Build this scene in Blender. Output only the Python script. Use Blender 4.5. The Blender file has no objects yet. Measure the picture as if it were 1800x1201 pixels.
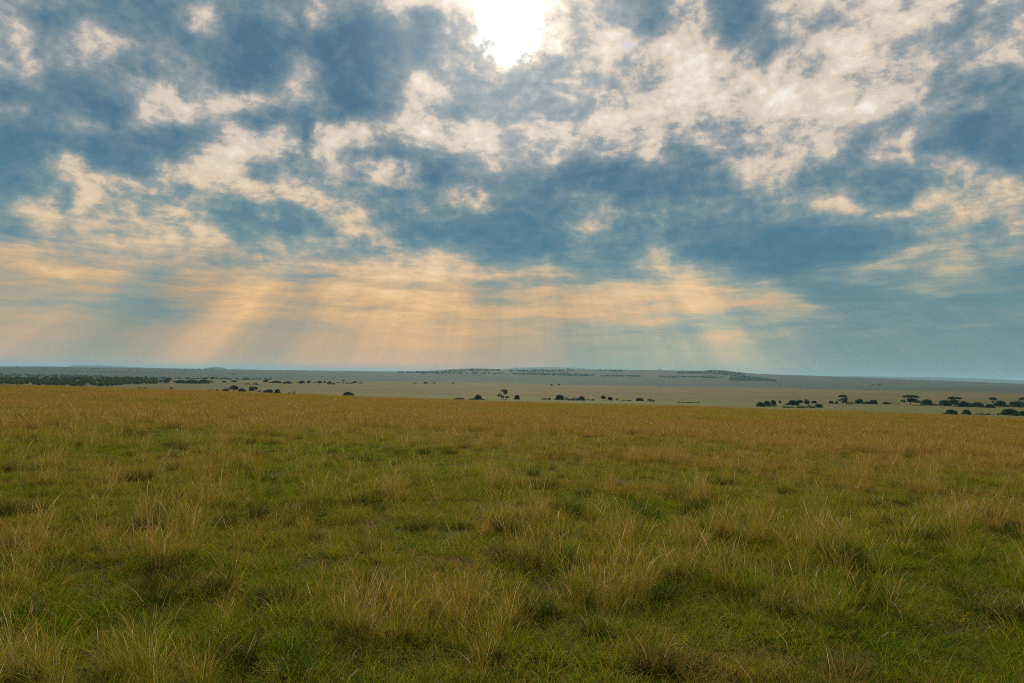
import bpy, bmesh, math, random
import numpy as np
from mathutils import Vector, Matrix

R = math.radians
scene = bpy.context.scene
col = scene.collection

# ------------------------------------------------------------------ camera
F = 1200.0                       # focal length in pixels of an 1800 px wide picture (24 mm)
PITCH, ROLL = R(2.886), R(0.89)
Fw = np.array([0, math.cos(PITCH), math.sin(PITCH)])
Up0 = np.array([0, -math.sin(PITCH), math.cos(PITCH)])
Rt0 = np.array([1.0, 0, 0])
Rt = Rt0 * math.cos(ROLL) + Up0 * math.sin(ROLL)
Up = -Rt0 * math.sin(ROLL) + Up0 * math.cos(ROLL)
cam_d = bpy.data.cameras.new("camera")
cam_d.lens = 24.0
cam_d.sensor_width = 36.0
cam_d.clip_start = 0.1
cam_d.clip_end = 200000.0
cam = bpy.data.objects.new("camera", cam_d)
M = Matrix([[Rt[0], Up[0], -Fw[0], 0], [Rt[1], Up[1], -Fw[1], 0], [Rt[2], Up[2], -Fw[2], 0], [0, 0, 0, 1]])
cam.matrix_world = M
col.objects.link(cam)
scene.camera = cam

def pdir(px, py):
    d = Fw + Rt * ((px - 900.0) / F) + Up * ((600.5 - py) / F)
    return d / np.linalg.norm(d)

def dpix(d):
    k = d @ Fw
    return 900 + F * (d @ Rt) / k, 600.5 - F * (d @ Up) / k

# ------------------------------------------------------------------ exposure
scene.view_settings.view_transform = 'Standard'
scene.view_settings.look = 'None'
scene.view_settings.exposure = 0.0
scene.view_settings.gamma = 1.0
scene.render.engine = 'CYCLES'
scene.cycles.use_denoising = False
scene.cycles.pixel_filter_type = 'BLACKMAN_HARRIS'
scene.cycles.filter_width = 1.0
scene.cycles.max_bounces = 8
scene.cycles.diffuse_bounces = 3
scene.cycles.transmission_bounces = 4
scene.cycles.volume_bounces = 1
scene.cycles.transparent_max_bounces = 8
scene.cycles.sample_clamp_indirect = 6.0

# ------------------------------------------------------------------ sun
SUN = pdir(893, 48)
SUN_EL = math.asin(SUN[2])
SUN_AZ = math.atan2(SUN[0], SUN[1])
sl = bpy.data.lights.new("sun", 'SUN')
sl.energy = 4.9
sl.angle = R(1.5)
sl.color = (1.0, 0.88, 0.62)
so = bpy.data.objects.new("sun", sl)
so.rotation_euler = Vector((-SUN[0], -SUN[1], -SUN[2])).to_track_quat('-Z', 'Y').to_euler()
so.location = (0, 0, 60)
col.objects.link(so)

# ------------------------------------------------------------------ sky: clouds as seen by direction (azimuth, elevation)
CL = """
4 3.5 2 0 0 1.5 4 1.5  1 4 4.5 4 7 7.5 8 11  10 7 6 4 2.5 6 3 2  5.5 7 6 6.5 6 7 6 6.5
5 2 4 5.5 1 1.5 4.5 1  1 2.5 1 .5 2 2 6.5 10.5  8.5 6.5 5.5 4 2 6 3 2.5  6 4.5 6.5 7 6 3 4 6
5.5 3 5 7.5 5 1 1 0  .5 .5 1 .5 1.5 3.5 5 8.5  8.5 6.5 7.5 7 6.5 7.5 5.5 5  4 4.5 7 6.5 5.5 4 6 6
6 2.5 5.5 5 2 2.5 2.5 0  .5 3 .5 0 1 3.5 5.5 6.5  6 4 5.5 6 7 7.5 6 5.5  6.5 5 7.5 6.5 6.5 4 5 5
1 .5 1.5 3 4.5 2 3.5 .5  2 4 1 .5 3.5 6 4.5 5  4 5 7 6 5 6.5 6.5 6.5  6 7 6.5 6 5.5 2 2.5 1.5
2.5 2 1.5 .5 3 6.5 4.5 6.5  6 4 1.5 .5 5.5 5.5 2.5 3  3 3.5 6 6.5 6.5 7 7 6.5  7.5 6.5 7 7 4.5 4 3 3
1.5 2.5 2.5 1 4.5 6 3 3  3 1.5 3 4 6.5 6 3.5 3  5 6.5 7 6 6.5 6.5 5.5 6.5  5 5 6 6 4 3 1.5 1.5
1 1 2 1.5 1 1 3.5 6.5  6 3 6 5.5 5 6 6.5 4  5.5 6.5 7 7 7 5 5.5 6  5 6 5 3 5 2.5 .5 1
.5 1 1 1 1 2.5 6.5 6  5 4.5 5.5 2 2 3 6 5.5  4 6 4.5 3.5 6 4 5.5 4.5  5.5 5 2.5 4.5 5.5 4 1 1
2 4 6 4 4 4.5 5.5 4.5  4.5 3 3.5 5.5 4 2 2.5 2.5  1.5 1.5 1.5 1 2 1 2.5 4.5  4 2.5 2 1.5 2 4.5 5 3.5
2 3 5 6 6 4.5 6 6  6 6.5 4 3 2 2 4.5 3  1.5 2 2 1 1 1 2 3  2 4 2 1 3 5 4.5 5
3.5 5 4 5.5 6 5 3 2  2 4 6 2.5 1.5 2 2 2  1 1.5 4 2 2.5 2.5 1.5 1  2.5 4 5 3.5 5 5 4.5 4.5
2 4 5 4 5.5 6 5 2.5  2 1.5 3 4.5 2 1.5 1.5 1  1 3 4.5 1 1 1 1 .5  .5 .5 0 1 2 4 3.5 3.5
4.5 4.5 4.5 4.5 4.5 5 5 5  5 4.5 4 3 3.5 4.5 4 1.5  1.5 1.5 1 2 3.5 1.5 1 .5  .5 .5 .5 2 4 4 3.5 4
4.5 5 4.5 5 4 4.5 5 4.5  4.5 4.5 5.5 6 6.5 6.5 5.5 4  4.5 4.5 2.5 3 3.5 5 5 3  1.5 3 4.5 5 5 5 4 3
4 4.5 4.5 3.8 3.5 4.5 5.5 6  5.5 5 5.5 6.5 6.8 6.2 6.2 5.8  5.5 5 5.5 5.8 6 6 5.5 5  5.5 4 3 3 3.5 3.8 3 2.5
4 4.5 4.5 4 4 4 5 5.8  5.8 5 5.2 5.2 5.8 5.5 5.5 5.2  5.5 5.5 5.5 5.8 5.5 4.8 5.2 5  5 3.8 2.8 2.8 3 2.8 2.6 2.6
4.5 4.5 4.5 4.5 4.5 4.8 5 4.8  4.5 4.3 5 5.4 5.4 5.2 5.5 5  5 5 5 5 4.8 4.2 4 4.2  4.2 3.5 3.3 3.8 3.5 3 3.5 2.8
4.5 4.3 4.2 4.4 4.7 5 4.8 4.7  4.5 5 5 5.2 5.1 5.1 5 4.7  4.8 4.6 4.2 4.3 4.5 4.5 4.6 4.3  4.5 3.8 3.5 3.4 3.5 3.2 3.1 2.9
4.6 4.4 4.4 4.6 5 5 4.8 4.8  4.7 5 5.1 5.2 5.2 5.2 5 4.8  4.8 4.6 4.4 4.4 4.6 4.5 4.6 4.5  4.8 4.2 3.6 3.4 3.2 3 3 2.9
"""
CL = np.array([[float(v) for v in ln.split()] for ln in CL.strip().splitlines()])

# single lit edges and shaded bellies: column, row, half length, half width, slant, tone
CLOUDLETS = """
205 68 60 14 28 7;190 97 20 8 35 7;35 120 42 22 35 6.2;20 75 25 30 0 5.5;362 30 14 14 45 6.5;372 42 8 10 60 6.5;95 28 30 16 0 1.5;245 110 30 12 20 1;335 125 18 20 40 4.5;250 40 60 30 20 .2;420 100 40 40 0 .2;40 160 40 20 20 .6;190 130 25 14 30 1.8;175 128 20 8 50 4;270 160 30 12 20 5.5;
535 140 16 26 10 5.5;530 105 12 14 0 4.5;560 20 60 18 -5 4.6;650 70 70 45 0 .4;710 22 10 22 -20 8;760 5 60 10 0 8.5;745 35 30 18 0 1.2;800 35 10 14 30 8;820 75 40 40 0 4;745 150 25 16 -20 7.5;818 118 8 10 20 8;860 80 18 30 0 5.8;800 140 30 20 0 4;
958 55 26 24 -30 4.6;985 60 8 40 25 8;1060 40 50 28 0 4.3;1145 40 35 35 0 2.2;1205 30 20 40 0 6.8;1295 25 30 35 0 1.4;1180 95 50 16 5 7.8;1070 80 30 14 -20 7.6;1000 110 45 22 -5 4.4;930 130 25 25 0 4;1140 125 26 18 0 4.6;1075 125 30 14 -15 5;980 88 14 6 -20 8;1000 150 40 10 0 7.4;
1460 40 45 10 -5 3.6;1500 18 14 12 -20 4;1590 15 18 8 -15 4;1410 75 25 12 0 4.3;1430 115 14 9 -35 3;1490 65 70 14 -25 7.3;1640 20 80 10 -20 7.2;1660 50 45 22 -20 2.8;1545 75 14 14 0 5.2;1770 60 50 14 -25 6.4;1680 130 50 25 -25 2.2;1760 140 45 18 -15 1.8;1700 100 40 10 -15 6.2;1640 105 20 10 -30 6.6;
42 186 18 5 10 6;157 222 16 8 20 4.5;275 185 30 22 40 7;320 195 40 10 15 6.6;385 183 25 14 0 6;440 182 20 8 -5 6.8;330 240 45 16 10 .8;410 235 22 10 25 7;385 295 45 26 -25 7.2;415 260 25 16 -40 6.8;300 310 16 12 30 6.2;130 280 150 14 16 .6;130 305 40 14 35 6.2;210 325 70 10 14 6.2;440 205 20 10 0 2;445 305 18 8 0 3;
460 180 20 6 0 6.8;520 205 45 14 10 1.2;488 235 14 14 20 7.2;487 267 14 8 10 7.4;567 235 16 16 0 7;590 245 60 10 -35 7.2;630 225 16 14 0 7.2;680 270 60 12 3 1.8;660 300 40 12 5 7.2;700 295 14 10 0 7.2;725 195 22 26 20 7.2;745 235 28 12 0 7.4;630 180 40 20 0 .4;830 220 16 10 0 7.4;845 255 22 22 40 7.8;800 290 40 14 -10 2;480 300 30 14 0 1.8;515 278 16 6 0 2.4;800 200 25 20 0 2.8;830 285 12 8 0 3;
930 185 30 16 0 3.2;975 190 25 10 0 3.6;955 220 20 8 -10 8;975 270 7 26 20 8.2;1010 245 30 6 -15 8.2;1045 238 20 5 0 8;965 240 16 8 0 4.4;945 270 14 26 0 4.5;1020 260 30 14 -5 5;1040 300 60 16 0 1.4;1150 265 16 22 0 7.4;1065 258 12 10 0 6.5;1205 232 30 10 -25 3.2;1215 275 30 14 15 1.6;1310 265 22 14 0 3.8;1130 190 100 10 -25 7.2;1330 295 20 14 0 6.5;1180 310 60 14 0 1;
1385 180 30 16 0 7.8;1500 185 80 12 -12 7.2;1540 225 40 14 -25 3;1500 275 90 12 -33 2.2;1565 268 55 8 -32 6.8;1600 235 30 6 -25 6;1620 270 30 14 -20 6;1700 240 70 22 -25 .6;1560 310 60 14 5 1.6;1680 290 50 10 0 5.6;1430 250 25 14 0 6;1460 265 20 8 10 6.4;1360 295 20 20 0 6.2;1770 260 30 30 0 .9;1730 325 60 8 0 5.4;
25 363 12 6 0 5.6;65 375 14 12 40 6.6;97 355 14 14 60 6.6;120 350 8 25 0 2.2;142 350 5 25 0 6.8;230 350 60 14 10 6;270 385 60 10 20 6.2;220 385 25 10 10 4.2;330 335 20 6 0 3.2;380 345 60 5 -18 6.8;410 365 50 12 15 2.2;440 400 25 14 35 1.6;325 405 40 14 30 6;375 425 45 8 25 6.2;170 425 40 5 5 5.8;40 450 60 6 12 5.6;170 465 60 5 5 5.6;430 452 22 8 15 6.4;285 475 18 8 -5 3;120 445 50 8 0 4.2;110 485 60 12 15 5.6;
480 340 40 12 -8 7;545 350 50 8 35 7.2;560 368 14 8 0 6.8;618 375 16 9 25 7.2;600 355 12 10 0 5;490 365 60 10 0 1.8;475 388 30 6 -5 5.2;530 400 60 14 10 1.6;635 412 30 7 25 6.6;617 412 8 8 0 7;670 411 8 8 0 5;570 426 28 5 5 6;470 430 25 7 5 6.4;475 455 30 6 15 6.6;600 440 60 8 5 2.6;825 338 22 10 20 6.8;770 338 8 6 0 4;745 370 14 5 5 3.6;787 402 6 7 0 5;560 450 30 6 5 6.4;690 465 90 8 -3 6.6;765 450 18 14 40 7;800 446 18 6 0 6.8;700 443 12 4 0 5.6;850 478 40 8 12 6.4;820 420 70 22 0 1;860 455 25 12 0 2;
1066 373 16 10 -15 7;1050 388 10 8 -50 5;1030 405 28 9 -12 7;1180 365 60 8 -3 2.8;1250 360 40 8 0 2.8;1150 445 18 10 0 6;1152 460 16 6 10 6.8;1125 465 12 6 -40 5;968 448 8 5 -30 6;1035 458 12 4 0 4.6;1008 445 4 8 0 4.6;955 465 20 8 0 4.6;935 485 16 6 0 6.6;980 487 30 10 5 6.4;1230 470 50 10 -5 6.4;1270 480 40 8 15 6;1330 450 120 30 8 .6;960 420 60 20 0 1;1070 493 20 4 0 6;1060 475 20 6 0 3;
1455 355 18 12 30 6.2;1510 368 50 7 12 6.4;1480 420 80 30 0 .1;1610 340 28 8 20 5.4;1600 372 20 5 0 5.8;1630 368 18 10 -20 5.6;1570 345 25 14 0 1.2;1740 360 60 6 -5 5.8;1630 410 25 10 20 4.8;1690 400 40 14 -25 4.8;1640 385 20 8 10 3;1745 415 35 14 0 2.8;1785 395 20 10 -20 5.6;1560 465 70 7 -14 5.8;1640 450 30 6 0 5.6;1690 465 40 8 10 5.4;1780 440 30 8 -10 4.8;1430 488 40 8 -12 4.6;1590 485 30 6 5 3.6;
350 504 30 8 0 6;175 515 10 8 40 5.6;200 530 18 8 0 3.4;300 530 22 6 10 5.6;270 540 30 8 15 3.6;80 520 70 14 0 3.9;420 510 60 10 3 6;430 535 50 8 8 6;560 500 60 6 5 3.4;600 512 50 8 10 6.6;625 532 35 6 8 4.2;745 512 40 8 0 5;860 515 30 12 0 4.4;660 545 60 4 3 6.2;1020 497 30 5 0 3;1150 497 25 4 0 3.2;1000 535 60 6 0 6.2;1080 540 60 8 5 6.4;1140 510 70 8 3 6.6;1290 535 50 7 -5 5.8;1200 545 40 6 0 6;1280 590 30 10 0 5.6;1480 520 70 8 3 2;1400 535 40 6 12 5.6;1350 502 25 6 5 6;1480 562 14 5 0 4.2;1590 573 35 5 8 4.3;1700 578 30 8 0 4.2;1632 527 8 3 0 4.6;1650 515 25 4 5 4
"""
CLOUDLETS = [[float(v) for v in q.split()] for q in CLOUDLETS.replace("\n", "").split(";") if q.strip()]

def cloud_field(px, py):
    """tone of the clouds (0 shaded belly ... 7 lit, above that the glare round the sun)"""
    u = np.clip(px / 56.25 - 0.5, 0, 30.999); v = np.clip(py / 33.0 - 0.5, 0, 18.999)
    i = u.astype(int); j = v.astype(int); a = u - i; b = v - j
    t = (CL[j, i] * (1 - a) + CL[j, i + 1] * a) * (1 - b) + (CL[j + 1, i] * (1 - a) + CL[j + 1, i + 1] * a) * b
    for x, y, rx, ry, sl_, tv in CLOUDLETS:
        c_, s_ = math.cos(R(sl_)), math.sin(R(sl_))
        dx_, dy_ = px - x, py - y
        q = ((dx_ * c_ + dy_ * s_) / (rx * 1.15 + 4)) ** 2 + ((-dx_ * s_ + dy_ * c_) / (ry * 1.15 + 4)) ** 2
        w_ = 0.9 * np.exp(-0.7 * q ** 1.4)
        t = t + (tv - t) * w_
    return t

def lin(c):
    return tuple(((v / 255) / 12.92 if v / 255 <= 0.04045 else ((v / 255 + 0.055) / 1.055) ** 2.4) for v in c)

class NT:
    """small helper to write node trees"""
    def __init__(self, tree):
        self.t = tree; self.n = tree.nodes; self.l = tree.links
    def _in(self, sock, v):
        if isinstance(v, bpy.types.NodeSocket):
            self.l.new(v, sock)
        else:
            sock.default_value = v
    def node(self, kind, **kw):
        nd = self.n.new(kind)
        for k, v in kw.items():
            setattr(nd, k, v)
        return nd
    def math(self, op, a, b=0.0, c=0.0, clamp=False):
        nd = self.node('ShaderNodeMath', operation=op, use_clamp=clamp)
        self._in(nd.inputs[0], a); self._in(nd.inputs[1], b); self._in(nd.inputs[2], c)
        return nd.outputs[0]
    def vmath(self, op, a, b=(0, 0, 0), s=None):
        nd = self.node('ShaderNodeVectorMath', operation=op)
        self._in(nd.inputs[0], a); self._in(nd.inputs[1], b)
        if s is not None:
            self._in(nd.inputs['Scale'], s)
        return nd.outputs['Value' if op in ('DOT_PRODUCT', 'LENGTH') else 'Vector']
    def ramp(self, fac, stops, interp='LINEAR'):
        nd = self.node('ShaderNodeValToRGB')
        r = nd.color_ramp
        r.interpolation = interp
        r.elements[1].position = stops[-1][0]
        r.elements[0].position = stops[0][0]
        for p, c in stops[1:-1]:
            r.elements.new(p)
        for e, (p, c) in zip(r.elements, stops):
            e.color = (c, c, c, 1) if isinstance(c, (int, float)) else (c[0], c[1], c[2], 1)
        self._in(nd.inputs[0], fac)
        return nd.outputs[0]
    def smooth(self, v, a, b, c=0.0, d=1.0):
        nd = self.node('ShaderNodeMapRange', interpolation_type='SMOOTHSTEP')
        self._in(nd.inputs[0], v)
        for i, q in enumerate((a, b, c, d)):
            nd.inputs[1 + i].default_value = q
        return nd.outputs[0]
    def noise(self, vec, scale, detail=4.0, rough=0.5, out='Fac', dist=0.0, dims='3D', w=None):
        nd = self.node('ShaderNodeTexNoise', noise_dimensions=dims)
        if vec is not None:
            self._in(nd.inputs['Vector'], vec)
        if w is not None:
            self._in(nd.inputs['W'], w)
        nd.inputs['Scale'].default_value = scale
        nd.inputs['Detail'].default_value = detail
        nd.inputs['Roughness'].default_value = rough
        nd.inputs['Distortion'].default_value = dist
        return nd.outputs[out]
    def mix(self, f, a, b, kind='MIX'):
        nd = self.node('ShaderNodeMix', data_type='RGBA', blend_type=kind)
        self._in(nd.inputs[0], f)
        for s, v in ((nd.inputs[6], a), (nd.inputs[7], b)):
            self._in(s, (*v, 1) if isinstance(v, tuple) and len(v) == 3 else v)
        return nd.outputs[2]
    def mixf(self, f, a, b):
        nd = self.node('ShaderNodeMix', data_type='FLOAT')
        self._in(nd.inputs[0], f); self._in(nd.inputs[2], a); self._in(nd.inputs[3], b)
        return nd.outputs[0]
    def comb(self, x, y, z):
        nd = self.node('ShaderNodeCombineXYZ')
        self._in(nd.inputs[0], x); self._in(nd.inputs[1], y); self._in(nd.inputs[2], z)
        return nd.outputs[0]
    def sep(self, v):
        nd = self.node('ShaderNodeSeparateXYZ')
        self._in(nd.inputs[0], v)
        return nd.outputs

world = bpy.data.worlds.new("World")
scene.world = world
world.use_nodes = True
W = NT(world.node_tree)
W.n.clear()
tc = W.node('ShaderNodeTexCoord').outputs['Generated']
dx, dy, dz = W.sep(tc)
# cloud-layer coordinates: clouds get smaller and flatter towards the horizon
zc = W.math('MAXIMUM', dz, 0.0)
k = W.math('DIVIDE', 1.0, W.math('ADD', zc, 0.16))
cp = W.comb(W.math('MULTIPLY', dx, k), W.math('MULTIPLY', dy, k), 0.0)
w1 = W.vmath('SUBTRACT', W.noise(cp, 2.6, 6, 0.6, 'Color'), (0.5, 0.5, 0.5))
w1x, w1y, _ = W.sep(w1)
DEG = 180 / math.pi
az = W.math('MULTIPLY', W.math('ARCTAN2', dx, dy), DEG)
el = W.math('MULTIPLY', W.math('ARCSINE', dz), DEG)
el_m = W.smooth(el, 1.0, 14.0, 0.25, 1.0)
azw = W.math('ADD', az, W.math('MULTIPLY', w1x, 2.6))
elw = W.math('ADD', el, W.math('MULTIPLY', W.math('MULTIPLY', w1y, el_m), 2.0))
AZ0, AZ1, EL0, EL1, NR, NSEG = -40.0, 40.0, -1.0, 31.0, 45, 3
NC = 30 * NSEG
u = W.math('MULTIPLY', W.math('DIVIDE', W.math('SUBTRACT', azw, AZ0), AZ1 - AZ0, clamp=True), NC - 1.0)      # column number
step = (EL1 - EL0) / (NR - 1)
e = W.math('DIVIDE', W.math('SUBTRACT', elw, EL0), step)
e = W.math('MINIMUM', W.math('MAXIMUM', e, 0.0), NR - 1.0)
ga, gq = np.meshgrid(np.radians(np.linspace(AZ0, AZ1, NC)), np.radians(np.linspace(EL0, EL1, NR)))
gd = np.stack([np.sin(ga) * np.cos(gq), np.cos(ga) * np.cos(gq), np.sin(gq)], -1)
gk = gd @ Fw
FIELD = cloud_field(900 + F * (gd @ Rt) / gk, 600.5 - F * (gd @ Up) / gk) / 12.0
seg_u = [W.math('DIVIDE', W.math('SUBTRACT', u, 30.0 * k_ - 1.0), 31.0, clamp=True) for k_ in range(NSEG)]
acc = None
for r in range(0, NR, 3):                        # three rows of the sky in the three channels of one ramp
    vec = None
    for k_ in range(NSEG):
        st_ = [(0.0, (0, 0, 0))] + [((c + 1) / 31, tuple(FIELD[r:r + 3, 30 * k_ + c])) for c in range(30)] + [(1.0, (0, 0, 0))]
        rv = W.ramp(seg_u[k_], st_)
        vec = rv if vec is None else W.vmath('ADD', vec, rv)
    ws = [W.math('SUBTRACT', 1.0, W.math('ABSOLUTE', W.math('SUBTRACT', e, float(r + q))), clamp=True) for q in range(3)]
    rowsum = W.vmath('DOT_PRODUCT', vec, W.comb(*ws))
    acc = rowsum if acc is None else W.math('ADD', acc, rowsum)
tl = W.math('MULTIPLY', acc, 12.0)
# elsewhere in the sky: the same kind of broken cloud
inside = W.math('MULTIPLY', W.smooth(W.math('ABSOLUTE', az), 38.0, 50.0, 1.0, 0.0), W.smooth(el, 30.0, 38.0, 1.0, 0.0))
big = W.ramp(W.noise(cp, 0.9, 3, 0.5), [(0.3, 0.1), (0.7, 0.65)])
tl = W.mixf(inside, W.math('MULTIPLY', big, 10.0), tl)
# fine billows
n1 = W.math('SUBTRACT', W.noise(W.vmath('ADD', cp, (3.1, 1.7, 0.4)), 3.6, 9, 0.62, dist=0.15), 0.5)
n2 = W.math('SUBTRACT', W.noise(W.vmath('ADD', cp, (7.7, 2.2, 5.0)), 11.0, 7, 0.6), 0.5)
amp = W.smooth(el, 1.5, 13.0, 0.12, 1.0)
# rounded puffs: folded noise in view direction, finer than the cloud masses
tcs = W.vmath('MULTIPLY', W.vmath('ADD', tc, W.vmath('SCALE', w1, s=0.05)), (1.0, 1.0, 1.35))
n3 = W.math('SUBTRACT', 0.27, W.math('ABSOLUTE', W.math('MULTIPLY_ADD', W.noise(tcs, 15.0, 9, 0.62), 2.8, -1.4)))
n4 = W.math('SUBTRACT', W.noise(W.vmath('ADD', tcs, (4.0, 2.0, 1.0)), 30.0, 8, 0.66), 0.5)
# relief: the side of a puff turned to the sun is brighter
tow = W.vmath('NORMALIZE', W.vmath('SUBTRACT', tuple(SUN), tc))
tcr = W.vmath('MULTIPLY', W.vmath('ADD', tc, W.vmath('SCALE', w1, s=0.03)), (1.0, 1.0, 1.3))
rel = W.math('SUBTRACT', W.noise(tcr, 20.0, 7, 0.6), W.noise(W.vmath('ADD', tcr, W.vmath('SCALE', tow, s=0.011)), 20.0, 7, 0.6))
nd_ = W.math('ADD', W.math('MULTIPLY', n1, 1.4), W.math('MULTIPLY', n2, 2.0))
pm = W.smooth(el, 4.0, 14.0, 0.1, 1.0)
edge = W.math('MULTIPLY', W.smooth(tl, 0.3, 3.0, 0.4, 1.0), pm)      # the thick grey bellies stay smooth
nd_ = W.math('MULTIPLY_ADD', W.math('ADD', W.math('MULTIPLY', n3, 2.4), W.math('MULTIPLY', n4, 6.5)), edge, nd_)
nd_ = W.math('MULTIPLY_ADD', W.math('MULTIPLY', rel, pm), 6.5, nd_)
# shafts of light fanning down from the sun below the cloud base
s = SUN
e1 = np.cross(np.array([0, 0, 1.0]), s); e1 = -e1 / np.linalg.norm(e1)      # towards the right
e2 = np.cross(s, e1); e2 = e2 if e2[2] > 0 else -e2
pa = W.vmath('DOT_PRODUCT', tc, tuple(e1))
pb = W.math('MULTIPLY', W.vmath('DOT_PRODUCT', tc, tuple(-e2)), 1.0)
phi = W.math('MULTIPLY', W.math('ARCTAN2', pa, pb), DEG)
pv = W.math('DIVIDE', W.math('ADD', phi, 75.0), 150.0, clamp=True)
RAY = [(-75, .45), (-66, .5), (-60, .75), (-57.5, .62), (-54, .32), (-50, .34), (-48, .62), (-45.5, .92), (-43, .68), (-40, .42), (-36, .5), (-33, .72),
       (-29, .55), (-25, .78), (-21, .66), (-17, .85), (-13, .6), (-9, .7), (-5, .5), (-1, .6), (3, .48), (7, .62), (11, .40), (16, .36),
       (20, .56), (24, .44), (29, .62), (33, .5), (37, .74), (40, .8), (43, .32), (60, .36)]
rays = W.ramp(pv, [((a + 75) / 150, b) for a, b in RAY], 'B_SPLINE')
rf = W.noise(None, 0.42, 2, 0.5, dims='1D', w=phi)
rays = W.math('ADD', W.math('SUBTRACT', rays, 0.52), W.math('MULTIPLY', W.math('SUBTRACT', rf, 0.5), 0.22))
rmask = W.math('MULTIPLY', W.smooth(el, 5.0, 13.0, 1.0, 0.0), W.smooth(W.math('ABSOLUTE', az), 36.0, 50.0, 1.0, 0.0))
t = W.math('MULTIPLY_ADD', nd_, amp, W.math('SUBTRACT', tl, W.smooth(el, 2.0, 8.0, 0.0, 0.3)))
# thinner grey veils crossing the bright parts, paler ones inside the dark parts
veil = W.smooth(W.noise(W.vmath('ADD', tcs, (8.0, 3.0, 6.0)), 8.5, 7, 0.6), 0.46, 0.66)
veil2 = W.smooth(W.noise(W.vmath('ADD', tcs, (1.0, 7.0, 3.0)), 6.0, 6, 0.6), 0.48, 0.7)
t = W.math('SUBTRACT', t, W.math('MULTIPLY', W.math('MULTIPLY', veil, 2.3), W.math('MULTIPLY', W.smooth(tl, 4.8, 6.2), W.math('MULTIPLY', pm, W.smooth(tl, 7.6, 9.0, 1.0, 0.0)))))
t = W.math('ADD', t, W.math('MULTIPLY', W.math('MULTIPLY', veil2, 1.7), W.math('MULTIPLY', W.smooth(tl, 1.0, 3.5, 1.0, 0.0), pm)))
# long thin layers low over the horizon
st = W.math('SUBTRACT', W.noise(W.comb(W.math('MULTIPLY', az, 0.055), W.math('MULTIPLY', W.math('MULTIPLY_ADD', w1y, 1.5, el), 0.42), 3.0), 2.2, 9, 0.64), 0.5)
stm = W.math('MULTIPLY', W.smooth(el, 1.2, 5.5, 0.12, 1.0), W.smooth(el, 8.0, 13.0, 1.0, 0.15))
t = W.math('MULTIPLY_ADD', W.math('MULTIPLY', st, stm), 6.8, t)
# cloud turns over quickly from lit rim to shaded belly
tc2 = W.ramp(W.math('DIVIDE', t, 12.0, clamp=True), [(q / 12, v / 12) for q, v in [(0, .6), (1.5, 1.6), (3, 2.8), (4, 3.8), (5, 5.1), (6, 6.3), (6.6, 6.5), (7.2, 7.0), (8.5, 8.3), (12, 12)]])
t = W.mixf(W.smooth(el, 4.0, 11.0, 0.25, 1.0), t, W.math('MULTIPLY', tc2, 12.0))
t = W.math('MULTIPLY_ADD', W.math('MULTIPLY', rays, rmask), 2.2, t)
tf = W.math('DIVIDE', t, 12.0, clamp=True)
def stops(lst, gain=1.0):
    return [(p / 12, tuple(v * gain for v in lin(c))) for p, c in lst]
hi = W.ramp(tf, stops([(0, (70, 109, 137)), (1, (84, 118, 142)), (2, (104, 131, 147)), (3, (126, 143, 152)), (4, (147, 157, 162)), (5, (176, 173, 169)),
                       (6, (210, 197, 182)), (7, (232, 216, 198)), (8, (243, 232, 221)), (9.5, (255, 249, 240)), (12, (255, 255, 255))]))
mid = W.ramp(tf, stops([(0, (68, 115, 140)), (1, (82, 124, 145)), (2, (100, 133, 148)), (3, (121, 147, 152)), (4, (152, 160, 155)), (5, (188, 177, 158)),
                        (6, (220, 195, 164)), (7, (238, 212, 180)), (8, (246, 226, 198)), (10, (255, 246, 226))]))
lo = W.ramp(tf, stops([(0, (96, 134, 144)), (2, (112, 141, 145)), (3, (134, 148, 144)), (4, (162, 156, 138)), (5, (190, 163, 130)), (6, (218, 176, 126)),
                       (7, (236, 198, 148)), (9, (250, 220, 175))]))
lor = W.ramp(tf, stops([(0, (96, 134, 146)), (2, (104, 140, 148)), (3, (121, 147, 149)), (4, (146, 160, 152)), (5, (182, 176, 150)), (6, (222, 184, 140)),
                        (7, (236, 198, 150))]))
lo = W.mix(W.smooth(az, -4.0, 12.0), lo, lor)
cc = W.mix(W.smooth(elw, 10.5, 19.0), W.mix(W.smooth(elw, 5.5, 11.0), lo, mid), hi)
sky = W.node('ShaderNodeTexSky', sky_type='NISHITA', sun_disc=False, sun_elevation=SUN_EL, sun_rotation=SUN_AZ)
sky.altitude = 1500.0
BG = 0.1
low = W.smooth(el, 0.0, 5.5, 1.0, 0.0)
cc = W.mix(low, cc, W.mix(W.smooth(az, -8.0, 26.0), (1.16, 0.98, 0.82), (1.0, 0.97, 0.90)), 'MULTIPLY')
low2 = W.math('MULTIPLY', W.smooth(el, 0.0, 1.8, 1.0, 0.0), W.smooth(az, -5.0, 20.0, 1.0, 0.0))
cc = W.mix(low2, cc, (1.25, 1.0, 0.76), 'MULTIPLY')
shaft = W.math('MULTIPLY', rays, rmask)
cc = W.vmath('MULTIPLY', cc, W.vmath('ADD', (1.0, 1.0, 1.0), W.vmath('SCALE', (1.0, 0.92, 0.75), s=W.math('MULTIPLY', shaft, 0.55))))
cc = W.vmath('SCALE', cc, s=1.0 / BG)
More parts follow.
